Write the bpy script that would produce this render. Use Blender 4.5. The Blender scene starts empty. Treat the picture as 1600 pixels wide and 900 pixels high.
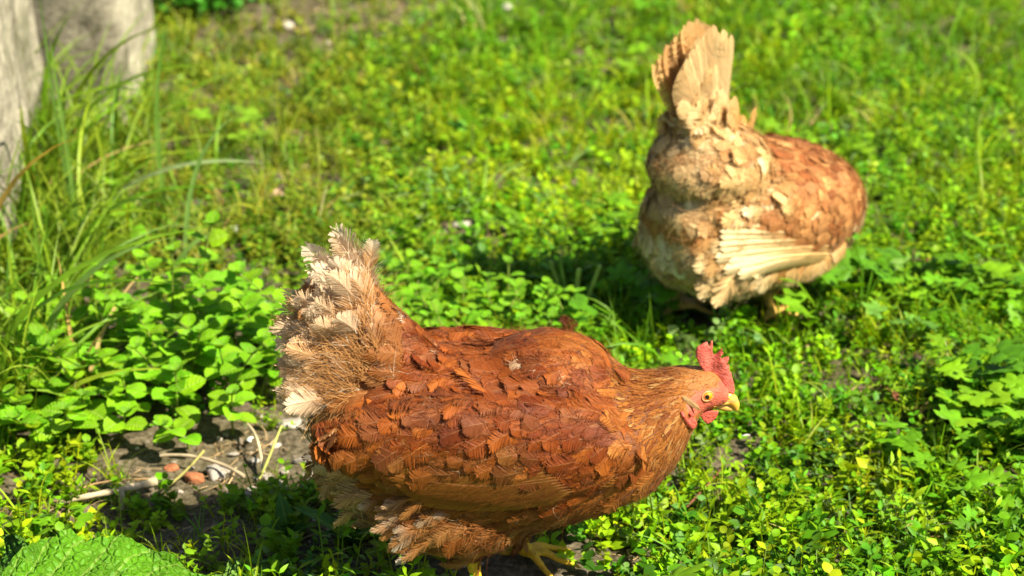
import bpy, bmesh, math, random
import numpy as np
from mathutils import Vector, Matrix, Euler
from mathutils.bvhtree import BVHTree

R = math.radians
rng = np.random.default_rng(11)
random.seed(11)
sc = bpy.context.scene
col = sc.collection

# ------------------------------------------------------------------ camera
CAM_D, CAM_H, PITCH, LENS = 2.02, 1.265, R(25.0), 85.0
FPX = 1600 * LENS / 36.0
cam_d = bpy.data.cameras.new('camera')
cam = bpy.data.objects.new('camera', cam_d)
col.objects.link(cam)
cam.location = (0, -CAM_D, CAM_H)
cam.rotation_euler = (R(90) - PITCH, 0, 0)
cam_d.lens = LENS
cam_d.sensor_width = 36
cam_d.clip_start = 0.05
cam_d.clip_end = 400
cam_d.dof.use_dof = True
cam_d.dof.focus_distance = 2.24
cam_d.dof.aperture_fstop = 5.3
cam_d.dof.aperture_blades = 7
sc.camera = cam

# ------------------------------------------------------------------ light
SHV = np.array([-0.72, 0.45, -1.0])        # way the sunlight travels
SHV = SHV / np.linalg.norm(SHV)
to_sun = Vector((-SHV[0], -SHV[1], -SHV[2]))
sun_el = math.asin(to_sun.z)
world = bpy.data.worlds.new('World')
sc.world = world
world.use_nodes = True
wn = world.node_tree
wn.nodes.clear()
w_out = wn.nodes.new('ShaderNodeOutputWorld')
w_bg = wn.nodes.new('ShaderNodeBackground')
w_sky = wn.nodes.new('ShaderNodeTexSky')
w_sky.sky_type = 'NISHITA'
w_sky.sun_disc = False
w_sky.sun_elevation = sun_el
w_sky.sun_rotation = math.atan2(to_sun.x, to_sun.y)
w_bg.inputs['Strength'].default_value = 0.05
wn.links.new(w_sky.outputs[0], w_bg.inputs[0])
wn.links.new(w_bg.outputs[0], w_out.inputs[0])
sun_d = bpy.data.lights.new('sun', 'SUN')
sun_d.energy = 5.0
sun_d.angle = R(0.5)
sun_d.color = (1.0, 0.91, 0.74)
sun = bpy.data.objects.new('sun', sun_d)
sun.rotation_euler = to_sun.to_track_quat('Z', 'Y').to_euler()
sun.location = (3, -2, 4)
col.objects.link(sun)
sc.view_settings.view_transform = 'Standard'
sc.view_settings.look = 'None'
sc.view_settings.exposure = 1.2
sc.view_settings.gamma = 1.0
sc.render.engine = 'CYCLES'
cy = sc.cycles
cy.max_bounces = 6
cy.diffuse_bounces = 2
cy.glossy_bounces = 2
cy.transmission_bounces = 4
cy.transparent_max_bounces = 4
cy.sample_clamp_indirect = 4
cy.caustics_reflective = False
cy.caustics_refractive = False
cy.use_denoising = True


# ------------------------------------------------------------------ helpers
def PX(px, py, y=0.0):
    """point of the world plane Y=y met by the view line of photo pixel px, py"""
    a, b = (px - 800) / FPX, (py - 450) / FPX
    d = np.array([a, math.cos(PITCH) - b * math.sin(PITCH), -math.sin(PITCH) - b * math.cos(PITCH)])
    t = (y + CAM_D) / d[1]
    return np.array([0, -CAM_D, CAM_H]) + d * t


def GP(px, py, z=0.0):
    a, b = (px - 800) / FPX, (py - 450) / FPX
    d = np.array([a, math.cos(PITCH) - b * math.sin(PITCH), -math.sin(PITCH) - b * math.cos(PITCH)])
    t = (z - CAM_H) / d[2]
    return np.array([0, -CAM_D, CAM_H]) + d * t


def to_px(P):
    P = np.asarray(P, float)
    v = P - np.array([0, -CAM_D, CAM_H])
    f = v[..., 1] * math.cos(PITCH) - v[..., 2] * math.sin(PITCH)
    u = v[..., 1] * math.sin(PITCH) + v[..., 2] * math.cos(PITCH)
    f = np.maximum(f, 0.05)
    return 800 + v[..., 0] / f * FPX, 450 - u / f * FPX


def snoise(P, k=1.0, seed=0):
    """cheap smooth noise in about -1..1"""
    r = np.random.default_rng(1000 + seed)
    P = np.asarray(P, float)
    out = np.zeros(P.shape[:-1])
    for i in range(6):
        d = r.normal(size=P.shape[-1])
        d = d / np.linalg.norm(d) * k * r.uniform(0.7, 1.6)
        out += np.sin(P @ d + r.uniform(0, 6.28))
    return out / 3.2


def gh(x, y):
    """height of the ground"""
    x = np.asarray(x, float); y = np.asarray(y, float)
    P = np.stack([x, y], -1)
    n = 0.009 * snoise(P, 6, 1) + 0.005 * snoise(P, 17, 2)
    far = np.clip((np.hypot(x, y - 0.8) - 3) / 10, 0, 1)
    return n - 0.004 + far * 0.4 * snoise(P, 0.25, 3)


class MB:
    """collects vertices, faces, a colour and feather coordinates, and links ONE mesh"""
    def __init__(s):
        s.v, s.q, s.t, s.c, s.u, s.n = [], [], [], [], [], 0

    def add(s, V, Q=None, T=None, C=(1, 1, 1), U=None):
        V = np.asarray(V, np.float32).reshape(-1, 3)
        k = len(V)
        C = np.asarray(C, np.float32)
        if C.ndim == 1:
            C = np.tile(C, (k, 1))
        if U is None:
            U = np.zeros((k, 3), np.float32)
        s.v.append(V); s.c.append(C); s.u.append(np.asarray(U, np.float32))
        if Q is not None and len(Q):
            s.q.append(np.asarray(Q, np.int64).reshape(-1, 4) + s.n)
        if T is not None and len(T):
            s.t.append(np.asarray(T, np.int64).reshape(-1, 3) + s.n)
        s.n += k

    def inst(s, proto, P, X, Y, Z, C, U3=None):
        """copies of a prototype placed by frames: P,X,Y,Z are (n,3)"""
        V, Q, T, CF, UV = proto
        n, k = len(P), len(V)
        if n == 0:
            return
        W = (P[:, None, :] + V[None, :, 0:1] * X[:, None, :] + V[None, :, 1:2] * Y[:, None, :]
             + V[None, :, 2:3] * Z[:, None, :]).reshape(-1, 3)
        CC = (C[:, None, :] * CF[None]).reshape(-1, 3)
        off = (np.arange(n) * k)[:, None, None]
        q = (Q[None] + off).reshape(-1, 4) if len(Q) else None
        t = (T[None] + off).reshape(-1, 3) if len(T) else None
        if UV is None:
            UV = np.zeros((k, 2))
        if U3 is None:
            U3 = rng.uniform(0, 50, n)
        UU = np.concatenate([np.tile(UV, (n, 1)), np.repeat(U3, k)[:, None]], 1)
        s.add(W, q, t, CC, UU)

    def build(s, name, mat, parent=None, smooth=True):
        me = bpy.data.meshes.new(name)
        V = np.concatenate(s.v); C = np.concatenate(s.c); U = np.concatenate(s.u)
        q = np.concatenate(s.q) if s.q else np.zeros((0, 4), np.int64)
        t = np.concatenate(s.t) if s.t else np.zeros((0, 3), np.int64)
        me.vertices.add(len(V))
        me.vertices.foreach_set('co', V.ravel())
        loops = np.concatenate([q.ravel(), t.ravel()]).astype(np.int32)
        me.loops.add(len(loops))
        me.loops.foreach_set('vertex_index', loops)
        nq, nt = len(q), len(t)
        me.polygons.add(nq + nt)
        st = np.concatenate([np.arange(nq) * 4, nq * 4 + np.arange(nt) * 3]).astype(np.int32)
        me.polygons.foreach_set('loop_start', st)
        me.polygons.foreach_set('use_smooth', np.full(nq + nt, smooth))
        me.update(calc_edges=True)
        me.validate()
        a = me.color_attributes.new('Col', 'FLOAT_COLOR', 'POINT')
        a.data.foreach_set('color', np.concatenate([C, np.ones((len(C), 1))], 1).astype(np.float32).ravel())
        b = me.attributes.new('fuv', 'FLOAT_VECTOR', 'POINT')
        b.data.foreach_set('vector', U.astype(np.float32).ravel())
        me.materials.append(mat)
        o = bpy.data.objects.new(name, me)
        col.objects.link(o)
        if parent:
            o.parent = parent
        return o


def empty(name, loc=(0, 0, 0), rz=0.0):
    o = bpy.data.objects.new(name, None)
    o.empty_display_size = 0.02
    o.location = loc
    o.rotation_euler = (0, 0, rz)
    col.objects.link(o)
    return o


def tag(o, label=None, cat=None, group=None, kind=None):
    if label: o['label'] = label
    if cat: o['category'] = cat
    if group: o['group'] = group
    if kind: o['kind'] = kind
    return o


def unit(a):
    a = np.asarray(a, float)
    return a / np.maximum(np.linalg.norm(a, axis=-1, keepdims=True), 1e-9)


# ------------------------------------------------------------------ materials
class NT:
    def __init__(s, name):
        s.m = bpy.data.materials.new(name)
        s.m.use_nodes = True
        s.t = s.m.node_tree
        s.t.nodes.clear()
        s.out = s.t.nodes.new('ShaderNodeOutputMaterial')

    def n(s, typ, **kw):
        nd = s.t.nodes.new(typ)
        for k, v in kw.items():
            if k in nd.inputs.keys():
                nd.inputs[k].default_value = v
            else:
                setattr(nd, k, v)
        return nd

    def l(s, a, b):
        s.t.links.new(a, b)

    def attr(s, nm):
        return s.n('ShaderNodeAttribute', attribute_name=nm)

    def mix(s, fac, a, b, mode='MIX'):
        nd = s.t.nodes.new('ShaderNodeMix')
        nd.data_type = 'RGBA'
        nd.blend_type = mode
        for sock, val in ((nd.inputs[0], fac), (nd.inputs[6], a), (nd.inputs[7], b)):
            if hasattr(val, 'links') or isinstance(val, bpy.types.NodeSocket):
                s.l(val, sock)
            else:
                sock.default_value = val if not isinstance(val, tuple) or len(val) == 4 else (*val, 1)
        return nd.outputs[2]

    def math(s, op, a, b=None, c=None):
        nd = s.t.nodes.new('ShaderNodeMath')
        nd.operation = op
        for i, v in enumerate((a, b, c)):
            if v is None: continue
            if isinstance(v, bpy.types.NodeSocket): s.l(v, nd.inputs[i])
            else: nd.inputs[i].default_value = v
        return nd.outputs[0]

    def maprange(s, v, a, b, c, d):
        nd = s.t.nodes.new('ShaderNodeMapRange')
        s.l(v, nd.inputs[0])
        for i, x in enumerate((a, b, c, d)): nd.inputs[i + 1].default_value = x
        return nd.outputs[0]


def feather_material(name, transl=0.25, streak=0.35):
    m = NT(name)
    at = m.attr('Col'); uv = m.attr('fuv')
    sx = m.n('ShaderNodeSeparateXYZ'); m.l(uv.outputs['Vector'], sx.inputs[0])
    ax = m.math('ABSOLUTE', sx.outputs[0])
    # barbs: thin lines that leave the shaft towards the tip
    v = m.math('SUBTRACT', sx.outputs[1], m.math('MULTIPLY', ax, 0.28))
    cmb = m.n('ShaderNodeCombineXYZ')
    m.l(m.math('MULTIPLY', v, 34.0), cmb.inputs[0])
    m.l(m.math('MULTIPLY', sx.outputs[0], 1.2), cmb.inputs[1])
    m.l(sx.outputs[2], cmb.inputs[2])
    nz = m.n('ShaderNodeTexNoise', Scale=1.0, Detail=3.0, Roughness=0.65)
    m.l(cmb.outputs[0], nz.inputs['Vector'])
    st = m.maprange(nz.outputs[0], 0.3, 0.7, 1.0 - streak, 1.0 + streak)
    hs = m.n('ShaderNodeHueSaturation'); m.l(at.outputs[0], hs.inputs['Color']); m.l(st, hs.inputs['Value'])
    # pale shaft
    sh = m.maprange(ax, 0.02, 0.07, 0.20, 0.0)
    c = m.mix(sh, hs.outputs[0], (0.62, 0.36, 0.14))
    bmp = m.n('ShaderNodeBump', Strength=0.55, Distance=0.0012)
    m.l(nz.outputs[0], bmp.inputs['Height'])
    p = m.n('ShaderNodeBsdfPrincipled')
    m.l(c, p.inputs['Base Color'])
    p.inputs['Roughness'].default_value = 0.5
    p.inputs['Specular IOR Level'].default_value = 0.22
    p.inputs['Sheen Weight'].default_value = 0.05
    p.inputs['Sheen Roughness'].default_value = 0.4
    m.l(bmp.outputs[0], p.inputs['Normal'])
    tr = m.n('ShaderNodeBsdfTranslucent'); m.l(c, tr.inputs[0])
    mx = m.n('ShaderNodeMixShader'); mx.inputs[0].default_value = transl
    m.l(p.outputs[0], mx.inputs[1]); m.l(tr.outputs[0], mx.inputs[2])
    m.l(mx.outputs[0], m.out.inputs[0])
    return m.m


def leaf_material(name, transl=0.35, rough=0.42, vein=False, nscale=60.0, spec=0.4, crackle=False):
    m = NT(name)
    at = m.attr('Col')
    tc = m.n('ShaderNodeTexCoord')
    nz = m.n('ShaderNodeTexNoise', Scale=nscale, Detail=3.0)
    m.l(tc.outputs['Object'], nz.inputs['Vector'])
    val = m.maprange(nz.outputs[0], 0.3, 0.7, 0.72, 1.3)
    hs = m.n('ShaderNodeHueSaturation'); m.l(at.outputs[0], hs.inputs['Color']); m.l(val, hs.inputs['Value'])
    c = hs.outputs[0]
    p = m.n('ShaderNodeBsdfPrincipled')
    if vein:
        uv = m.attr('fuv')
        sx = m.n('ShaderNodeSeparateXYZ'); m.l(uv.outputs['Vector'], sx.inputs[0])
        ax = m.math('ABSOLUTE', sx.outputs[0])
        v = m.math('SUBTRACT', sx.outputs[1], m.math('MULTIPLY', ax, 0.30))
        w = m.math('ABSOLUTE', m.math('SINE', m.math('MULTIPLY', v, 22.0)))
        side = m.maprange(w, 0.0, 0.22, 0.55, 0.0)
        mid = m.maprange(ax, 0.02, 0.08, 0.8, 0.0)
        f = m.math('MAXIMUM', side, mid)
        c = m.mix(f, c, (0.30, 0.42, 0.08))
        nb = m.n('ShaderNodeTexNoise', Scale=150.0, Detail=3.0)
        m.l(tc.outputs['Object'], nb.inputs['Vector'])
        hh = m.math('ADD', m.math('MULTIPLY', w, 0.6), nb.outputs[0])
        if crackle:
            vo = m.n('ShaderNodeTexVoronoi', Scale=130.0, feature='DISTANCE_TO_EDGE')
            m.l(tc.outputs['Object'], vo.inputs['Vector'])
            net = m.maprange(vo.outputs['Distance'], 0.0, 0.25, 0.0, 1.0)
            hh = m.math('ADD', hh, m.math('MULTIPLY', net, 1.2))
            c = m.mix(m.maprange(vo.outputs['Distance'], 0.0, 0.07, 0.35, 0.0), c, (0.22, 0.36, 0.05))
        bmp = m.n('ShaderNodeBump', Strength=0.8 if crackle else 0.6, Distance=0.003 if crackle else 0.002)
        m.l(hh, bmp.inputs['Height']); m.l(bmp.outputs[0], p.inputs['Normal'])
    m.l(c, p.inputs['Base Color'])
    p.inputs['Roughness'].default_value = rough
    p.inputs['Specular IOR Level'].default_value = spec
    tr = m.n('ShaderNodeBsdfTranslucent')
    m.l(m.mix(1.0, c, (1.5, 1.35, 0.6), 'MULTIPLY'), tr.inputs[0])
    mx = m.n('ShaderNodeMixShader'); mx.inputs[0].default_value = transl
    m.l(p.outputs[0], mx.inputs[1]); m.l(tr.outputs[0], mx.inputs[2])
    m.l(mx.outputs[0], m.out.inputs[0])
    return m.m


def skin_material(name, rough=0.5, bump=0.5, scale=400.0, sss=0.0, var=0.2, spec=0.4, voro=False, dist=0.001):
    m = NT(name)
    at = m.attr('Col')
    tc = m.n('ShaderNodeTexCoord')
    if voro:
        nz = m.n('ShaderNodeTexVoronoi', Scale=scale)
    else:
        nz = m.n('ShaderNodeTexNoise', Scale=scale, Detail=4.0, Roughness=0.6)
    m.l(tc.outputs['Object'], nz.inputs['Vector'])
    n2 = m.n('ShaderNodeTexNoise', Scale=scale * 0.22, Detail=4.0)
    m.l(tc.outputs['Object'], n2.inputs['Vector'])
    val = m.maprange(n2.outputs[0], 0.3, 0.7, 1 - var, 1 + var)
    hs = m.n('ShaderNodeHueSaturation'); m.l(at.outputs[0], hs.inputs['Color']); m.l(val, hs.inputs['Value'])
    p = m.n('ShaderNodeBsdfPrincipled')
    m.l(hs.outputs[0], p.inputs['Base Color'])
    p.inputs['Roughness'].default_value = rough
    p.inputs['Specular IOR Level'].default_value = spec
    if sss:
        p.inputs['Subsurface Weight'].default_value = sss
        p.inputs['Subsurface Radius'].default_value = (0.004, 0.0012, 0.0008)
        p.inputs['Subsurface Scale'].default_value = 1.0
    bmp = m.n('ShaderNodeBump', Strength=bump, Distance=dist)
    m.l(nz.outputs[0], bmp.inputs['Height']); m.l(bmp.outputs[0], p.inputs['Normal'])
    m.l(p.outputs[0], m.out.inputs[0])
    return m.m


def soil_material():
    m = NT('soil')
    tc = m.n('ShaderNodeTexCoord')
    a = m.n('ShaderNodeTexNoise', Scale=9.0, Detail=8.0, Roughness=0.65)
    b = m.n('ShaderNodeTexNoise', Scale=120.0, Detail=6.0, Roughness=0.7)
    v = m.n('ShaderNodeTexVoronoi', Scale=90.0)
    for x in (a, b, v): m.l(tc.outputs['Object'], x.inputs['Vector'])
    r = m.n('ShaderNodeValToRGB'); m.l(b.outputs[0], r.inputs[0])
    e = r.color_ramp.elements
    e[0].position, e[0].color = 0.32, (0.035, 0.024, 0.014, 1)
    e[1].position, e[1].color = 0.72, (0.34, 0.29, 0.21, 1)
    n = e.new(0.52); n.color = (0.17, 0.135, 0.09, 1)
    c = m.mix(m.maprange(a.outputs[0], 0.35, 0.65, 0.0, 0.6), r.outputs[0], (0.08, 0.075, 0.02))
    # far from the hens the lawn carries its own green
    sx = m.n('ShaderNodeSeparateXYZ'); m.l(tc.outputs['Object'], sx.inputs[0])
    ln = m.n('ShaderNodeVectorMath', operation='LENGTH'); m.l(tc.outputs['Object'], ln.inputs[0])
    far = m.maprange(ln.outputs['Value'], 2.4, 3.6, 0.0, 0.9)
    g = m.mix(a.outputs[0], (0.04, 0.09, 0.012), (0.10, 0.18, 0.02))
    c = m.mix(far, c, g)
    p = m.n('ShaderNodeBsdfPrincipled'); m.l(c, p.inputs['Base Color'])
    p.inputs['Roughness'].default_value = 0.95
    p.inputs['Specular IOR Level'].default_value = 0.15
    bm_ = m.n('ShaderNodeBump', Strength=1.0, Distance=0.006)
    m.l(m.math('ADD', b.outputs[0], m.math('MULTIPLY', v.outputs[0], 0.6)), bm_.inputs['Height'])
    m.l(bm_.outputs[0], p.inputs['Normal'])
    m.l(p.outputs[0], m.out.inputs[0])
    return m.m


def rock_material(name, c0, c1, scale=30.0, lichen=0.0):
    m = NT(name)
    tc = m.n('ShaderNodeTexCoord')
    a = m.n('ShaderNodeTexNoise', Scale=scale, Detail=8.0, Roughness=0.7)
    b = m.n('ShaderNodeTexNoise', Scale=scale * 7, Detail=5.0, Roughness=0.7)
    d = m.n('ShaderNodeTexNoise', Scale=scale * 0.35, Detail=5.0, Roughness=0.6)
    for x in (a, b, d): m.l(tc.outputs['Object'], x.inputs['Vector'])
    f = m.math('ADD', m.math('MULTIPLY', a.outputs[0], 0.6), m.math('MULTIPLY', b.outputs[0], 0.4))
    c = m.mix(m.maprange(f, 0.35, 0.62, 0, 1), c0, c1)
    if lichen:
        c = m.mix(m.maprange(d.outputs[0], 0.50, 0.62, 0, lichen), c, (0.07, 0.075, 0.03))
    p = m.n('ShaderNodeBsdfPrincipled'); m.l(c, p.inputs['Base Color'])
    p.inputs['Roughness'].default_value = 0.9
    p.inputs['Specular IOR Level'].default_value = 0.2
    bm_ = m.n('ShaderNodeBump', Strength=0.8, Distance=0.004)
    m.l(f, bm_.inputs['Height']); m.l(bm_.outputs[0], p.inputs['Normal'])
    m.l(p.outputs[0], m.out.inputs[0])
    return m.m


M_FEATHER = feather_material('plumage', 0.14, 0.22)
M_TAIL = feather_material('tail_plumage', 0.34, 0.26)
M_SKIN = skin_material('hen_skin', 0.5, 0.9, 420.0, 0.0, 0.22, 0.35, dist=0.002)
M_COMB = skin_material('red_comb', 0.38, 1.0, 520.0, 0.15, 0.30, 0.5, dist=0.0022)
M_BEAK = skin_material('horn', 0.35, 0.15, 300.0, 0.0, 0.12, 0.5)
M_LEAF = leaf_material('leaf_green', 0.27, 0.5, spec=0.2)
M_GRASS = leaf_material('grass_green', 0.32, 0.45, nscale=25, spec=0.3)
M_MINT = leaf_material('mint_leaf', 0.26, 0.55, vein=True, nscale=40, spec=0.2)
M_BROAD = leaf_material('crinkled_leaf', 0.18, 0.5, vein=True, nscale=25, spec=0.25, crackle=True)
M_STEM = leaf_material('stem', 0.1, 0.5)
M_DRY = skin_material('dry_straw', 0.8, 0.6, 200.0, 0.0, 0.3, 0.2)
M_SOIL = soil_material()
M_STONE = rock_material('grey_stone', (0.20, 0.175, 0.14), (0.52, 0.47, 0.40), 40)
M_WALL = rock_material('weathered_concrete', (0.07, 0.06, 0.04), (0.54, 0.49, 0.37), 11, 0.85)
M_BRICK = rock_material('fired_clay', (0.22, 0.07, 0.03), (0.50, 0.20, 0.09), 70)
M_WHITE = skin_material('chalky_white', 0.7, 0.4, 200.0, 0.0, 0.12, 0.3)

# ------------------------------------------------------------------ the ground
def axis_coords(lo, hi, step, outer, nout):
    inner = np.arange(lo, hi + step / 2, step)
    g = np.geomspace(step * 1.6, outer, nout)
    return np.concatenate([lo - g[::-1], inner, hi + g])


gx = axis_coords(-1.0, 1.0, 0.012, 90, 28)
gy = axis_coords(-0.35, 2.1, 0.014, 90, 28)
GX, GY = np.meshgrid(gx, gy)
GZ = gh(GX, GY) + 0.0025 * snoise(np.stack([GX, GY], -1), 90, 5) * (np.hypot(GX, GY - 0.8) < 2.5)
nx, ny = len(gx), len(gy)
I = np.arange(nx * ny).reshape(ny, nx)
Q = np.stack([I[:-1, :-1], I[:-1, 1:], I[1:, 1:], I[1:, :-1]], -1).reshape(-1, 4)
mb = MB()
mb.add(np.stack([GX, GY, GZ], -1).reshape(-1, 3), Q)
ground = mb.build('ground', M_SOIL)
tag(ground, kind='structure')


# ------------------------------------------------------------------ feather prototypes
def feather_proto(seed, nb=9, shape='round', gap=0.15, tatter=0.1, sweep=0.20, wav=0.02, shaft=True, bare=0.0, clump=0.0, fringe=False):
    r = np.random.default_rng(seed)
    V, Q, U = [], [], []

    def wid(t):
        t = np.clip(t, 0, 1)
        if shape == 'round':
            return 0.5 * np.clip(np.sin(np.pi * t ** 0.85), 0, 1) ** 0.55 if t < 0.62 else 0.5 * math.sqrt(max(0, 1 - ((t - 0.62) / 0.41) ** 2.6))
        if shape == 'long':
            return 0.5 * min(1, (t / 0.14) ** 0.6) * math.sqrt(max(0, 1 - (max(t - 0.70, 0) / 0.305) ** 2.3))
        if shape == 'point':
            return 0.5 * math.sin(math.pi * t ** 0.75) ** 0.8 if 0 < t < 1 else 0
        return 0.5 * math.sin(math.pi * min(1, t ** 0.7)) ** 0.5
    for side in (-1, 1):
        ts = np.linspace(0.02 + bare, 0.985, nb + 1)
        # barbs hang together in little groups with notches between them
        grp, gi = [], 0
        while len(grp) < nb:
            m_ = int(r.integers(2, 6)); grp += [gi] * m_; gi += 1
        grp = np.array(grp[:nb]); gc = np.array([ts[:-1][grp == g_].mean() + (ts[1] - ts[0]) / 2 for g_ in grp])
        gj = r.normal(size=gi + 1)
        for i in range(nb):
            t0, t1 = ts[i], ts[i + 1]
            g = gap * r.uniform(0.3, 1.8)
            sw = sweep * (1 - 0.75 * ((t0 + t1) / 2) ** 2)
            tt0, tt1 = t0 + sw, t1 + sw * (0.98)
            jl = 1 + r.normal() * tatter * 0.6 + gj[grp[i]] * tatter
            cs = clump * (0.5 + 0.5 * abs(gj[grp[i]]))
            cs = min(cs, 0.92)
            b = len(V)
            zj = gj[grp[i]] * 0.03 * (clump + 0.15)
            for k, f in enumerate((0.0, 0.70, 1.0) if fringe else (0.0, 0.55, 1.0)):
                for j, (tr, tt) in enumerate(((t0, tt0), (t1, tt1))):
                    # a barb's two edges draw together towards its end
                    wl = wid(min(tt0, 1.0) * 0.5 + min(tt1, 1.0) * 0.5 if False else min(tt, 0.999))
                    wl = max(wl, 0.10 * wid(0.5))
                    yy = tr + (min(tt, 1.03) - tr) * f ** 0.9
                    if fringe: gg = (0.0, 0.10, 0.80)[k]
                    if fringe: yy += (tt1 - tt0) * (-gg * 0.62 if j == 1 else gg * 0.38)
                    elif j == 1: yy -= (tt1 - tt0) * g * f
                    else: yy += (tt1 - tt0) * g * 0.3 * f
                    yy += (gc[i] + sw - tt) * cs * f ** 1.6 if tt < 1.0 else (gc[i] - tr) * cs * f ** 1.6
                    xx = side * (0.012 + (wl * jl) * f)
                    zz = -0.05 * f * f * abs(wl) * 2 + zj * f + wav * r.normal() * f
                    V.append((xx, yy + (0.02 * r.normal() * f * tatter * 3), zz))
                    U.append((side * (0.04 + 0.96 * f), yy))
            for k in range(2):
                a = b + 2 * k
                Q.append((a, a + 1, a + 3, a + 2) if side > 0 else (a, a + 2, a + 3, a + 1))
    if shaft:
        b = len(V)
        n = 5
        for k in range(n + 1):
            t = k / n * 0.97
            w = 0.018 * (1 - 0.7 * t)
            V += [(-w, t, 0.006), (w, t, 0.006)]
            U += [(-0.01, t), (0.01, t)]
        for k in range(n):
            a = b + 2 * k
            Q.append((a, a + 1, a + 3, a + 2))
    V = np.array(V, float)
    return V, np.array(Q), np.zeros((0, 3), int), np.ones((len(V), 3)), np.array(U, float)


PR = {
    'body': [feather_proto(i, 26, 'round', 0.22, 0.030, 0.26, 0.006, fringe=True, clump=0.10) for i in range(8)],
    'ruff': [feather_proto(20 + i, 26, 'round', 0.26, 0.050, 0.30, 0.012, fringe=True, clump=0.34) for i in range(8)],
    'hackle': [feather_proto(40 + i, 9, 'point', 0.20, 0.05, 0.26, clump=0.2) for i in range(8)],
    'down': [feather_proto(60 + i, 30, 'fluff', 0.50, 0.12, 0.38, 0.03, False, clump=0.40) for i in range(8)],
    'quill': [feather_proto(80 + i, 60, 'long', 0.10, 0.012, 0.12, 0.003, clump=0.10) for i in range(6)],
    'rectrix': [feather_proto(110 + i, 70, 'long', 0.20, 0.05, 0.18, 0.008, fringe=True, clump=0.30) for i in range(6)],
    'frayed': [feather_proto(90 + i, 80, 'long', 0.38, 0.07, 0.20, 0.015, clump=0.55) for i in range(6)],
}
# the same feathers with fewer barbs, for the flanks turned away and for the hen farther off
PL = {
    'body': [feather_proto(i, 12, 'round', 0.12, 0.025, 0.24, 0.006, fringe=True, clump=0.10) for i in range(8)],
    'ruff': [feather_proto(20 + i, 13, 'round', 0.18, 0.045, 0.28, 0.012, fringe=True, clump=0.25) for i in range(8)],
    'hackle': [feather_proto(40 + i, 6, 'point', 0.20, 0.05, 0.26, clump=0.2) for i in range(8)],
    'down': [feather_proto(60 + i, 16, 'fluff', 0.50, 0.12, 0.38, 0.03, False, clump=0.35) for i in range(8)],
}


def bend_inst(mb, proto, P, T, N, L, W, C, bend, tilt, cup, tipc=None, twist=None):
    """feathers laid on a surface: root P, along T, outward N, length, width"""
    V, Q, Tt, CF, UV = proto
    n, k = len(P), len(V)
    if n == 0: return
    B = np.cross(T, N)
    x, y, z = V[:, 0], V[:, 1], V[:, 2]
    bd = np.where(np.abs(bend) < 1e-3, 1e-3, bend)[:, None]
    yy = np.sin(bd * y) / bd
    zz = -(1 - np.cos(bd * y)) / bd + tilt[:, None] * y
    zz = zz * L[:, None] - cup[:, None] * (x ** 2)[None] * W[:, None] * 2 + z[None] * W[:, None]
    xx = x[None] * W[:, None]
    if twist is not None:
        xx = xx + twist[:, None] * (y ** 2)[None] * L[:, None]
    Wd = (P[:, None] + B[:, None] * xx[..., None] + T[:, None] * (yy * L[:, None])[..., None] + N[:, None] * zz[..., None])
    f = np.clip((y - 0.25) / 0.75, 0, 1)[None, :, None] ** 1.3
    if tipc is None: tipc = C
    CC = C[:, None] * (1 - f) + tipc[:, None] * f
    off = (np.arange(n) * k)[:, None, None]
    U3 = rng.uniform(0, 50, n)
    UU = np.concatenate([np.tile(UV, (n, 1)), np.repeat(U3, k)[:, None]], 1)
    mb.add(Wd.reshape(-1, 3), (Q[None] + off).reshape(-1, 4), None, CC.reshape(-1, 3), UU)


def conform(bvh, P, N, T, L):
    """tilt and bend that make each feather follow the skin under it"""
    n = len(P)
    s1 = np.zeros(n); s5 = np.zeros(n)
    for arr, f in ((s1, 1.0), (s5, 0.5)):
        Q_ = P + T * (L * f)[:, None]
        for i in range(n):
            q = Vector(Q_[i] + N[i] * 0.03)
            h = bvh.ray_cast(q, Vector(-N[i]), 0.06)
            if h[0] is not None: arr[i] = 0.03 - h[3]
            else: arr[i] = -0.25 * L[i] * f * f
    a = (4 * s5 - s1) / L
    b = 2 * (a - s1 / L)
    return np.clip(a, -0.5, 0.9), np.clip(b, -1.2, 1.4)


def path_feather(mb, proto, pts, N0, W, C, tipc, cup=0.15):
    """one long feather along a curve"""
    V, Q, Tt, CF, UV = proto
    pts = np.asarray(pts, float)
    s = np.linspace(0, 1, len(pts))
    y = np.clip(V[:, 1], 0, 1.04)

    def ev(t):
        out = np.stack([np.interp(t, s, pts[:, i]) for i in range(3)], -1)
        ex = np.maximum(t - 1, 0)[:, None]
        return out + ex * (pts[-1] - pts[-2]) * (len(pts) - 1)
    # smooth the polyline a bit
    P = (ev(y - 0.06) + ev(y) * 2 + ev(y + 0.06)) / 4
    P = ev(y)
    T = unit(ev(y + 0.02) - ev(np.maximum(y - 0.02, 0)))
    N0 = np.asarray(N0, float)
    if N0.ndim == 1: N0 = np.tile(N0, (len(pts), 1))
    Nn = np.stack([np.interp(y, s, N0[:, i]) for i in range(3)], -1)
    B = unit(np.cross(T, Nn)); N = unit(np.cross(B, T))
    L = np.linalg.norm(np.diff(pts, axis=0), axis=1).sum()
    x = V[:, 0]
    W3 = P + B * (x * W)[:, None] + N * (V[:, 2] * W - cup * x * x * W * 2)[:, None]
    f = (np.clip((y - 0.2) / 0.8, 0, 1)[:, None]) ** 1.2
    CC = np.asarray(C) * (1 - f) + np.asarray(tipc) * f
    UU = np.concatenate([UV, np.full((len(V), 1), rng.uniform(0, 50))], 1)
    mb.add(W3, Q, None, CC, UU)


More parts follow.
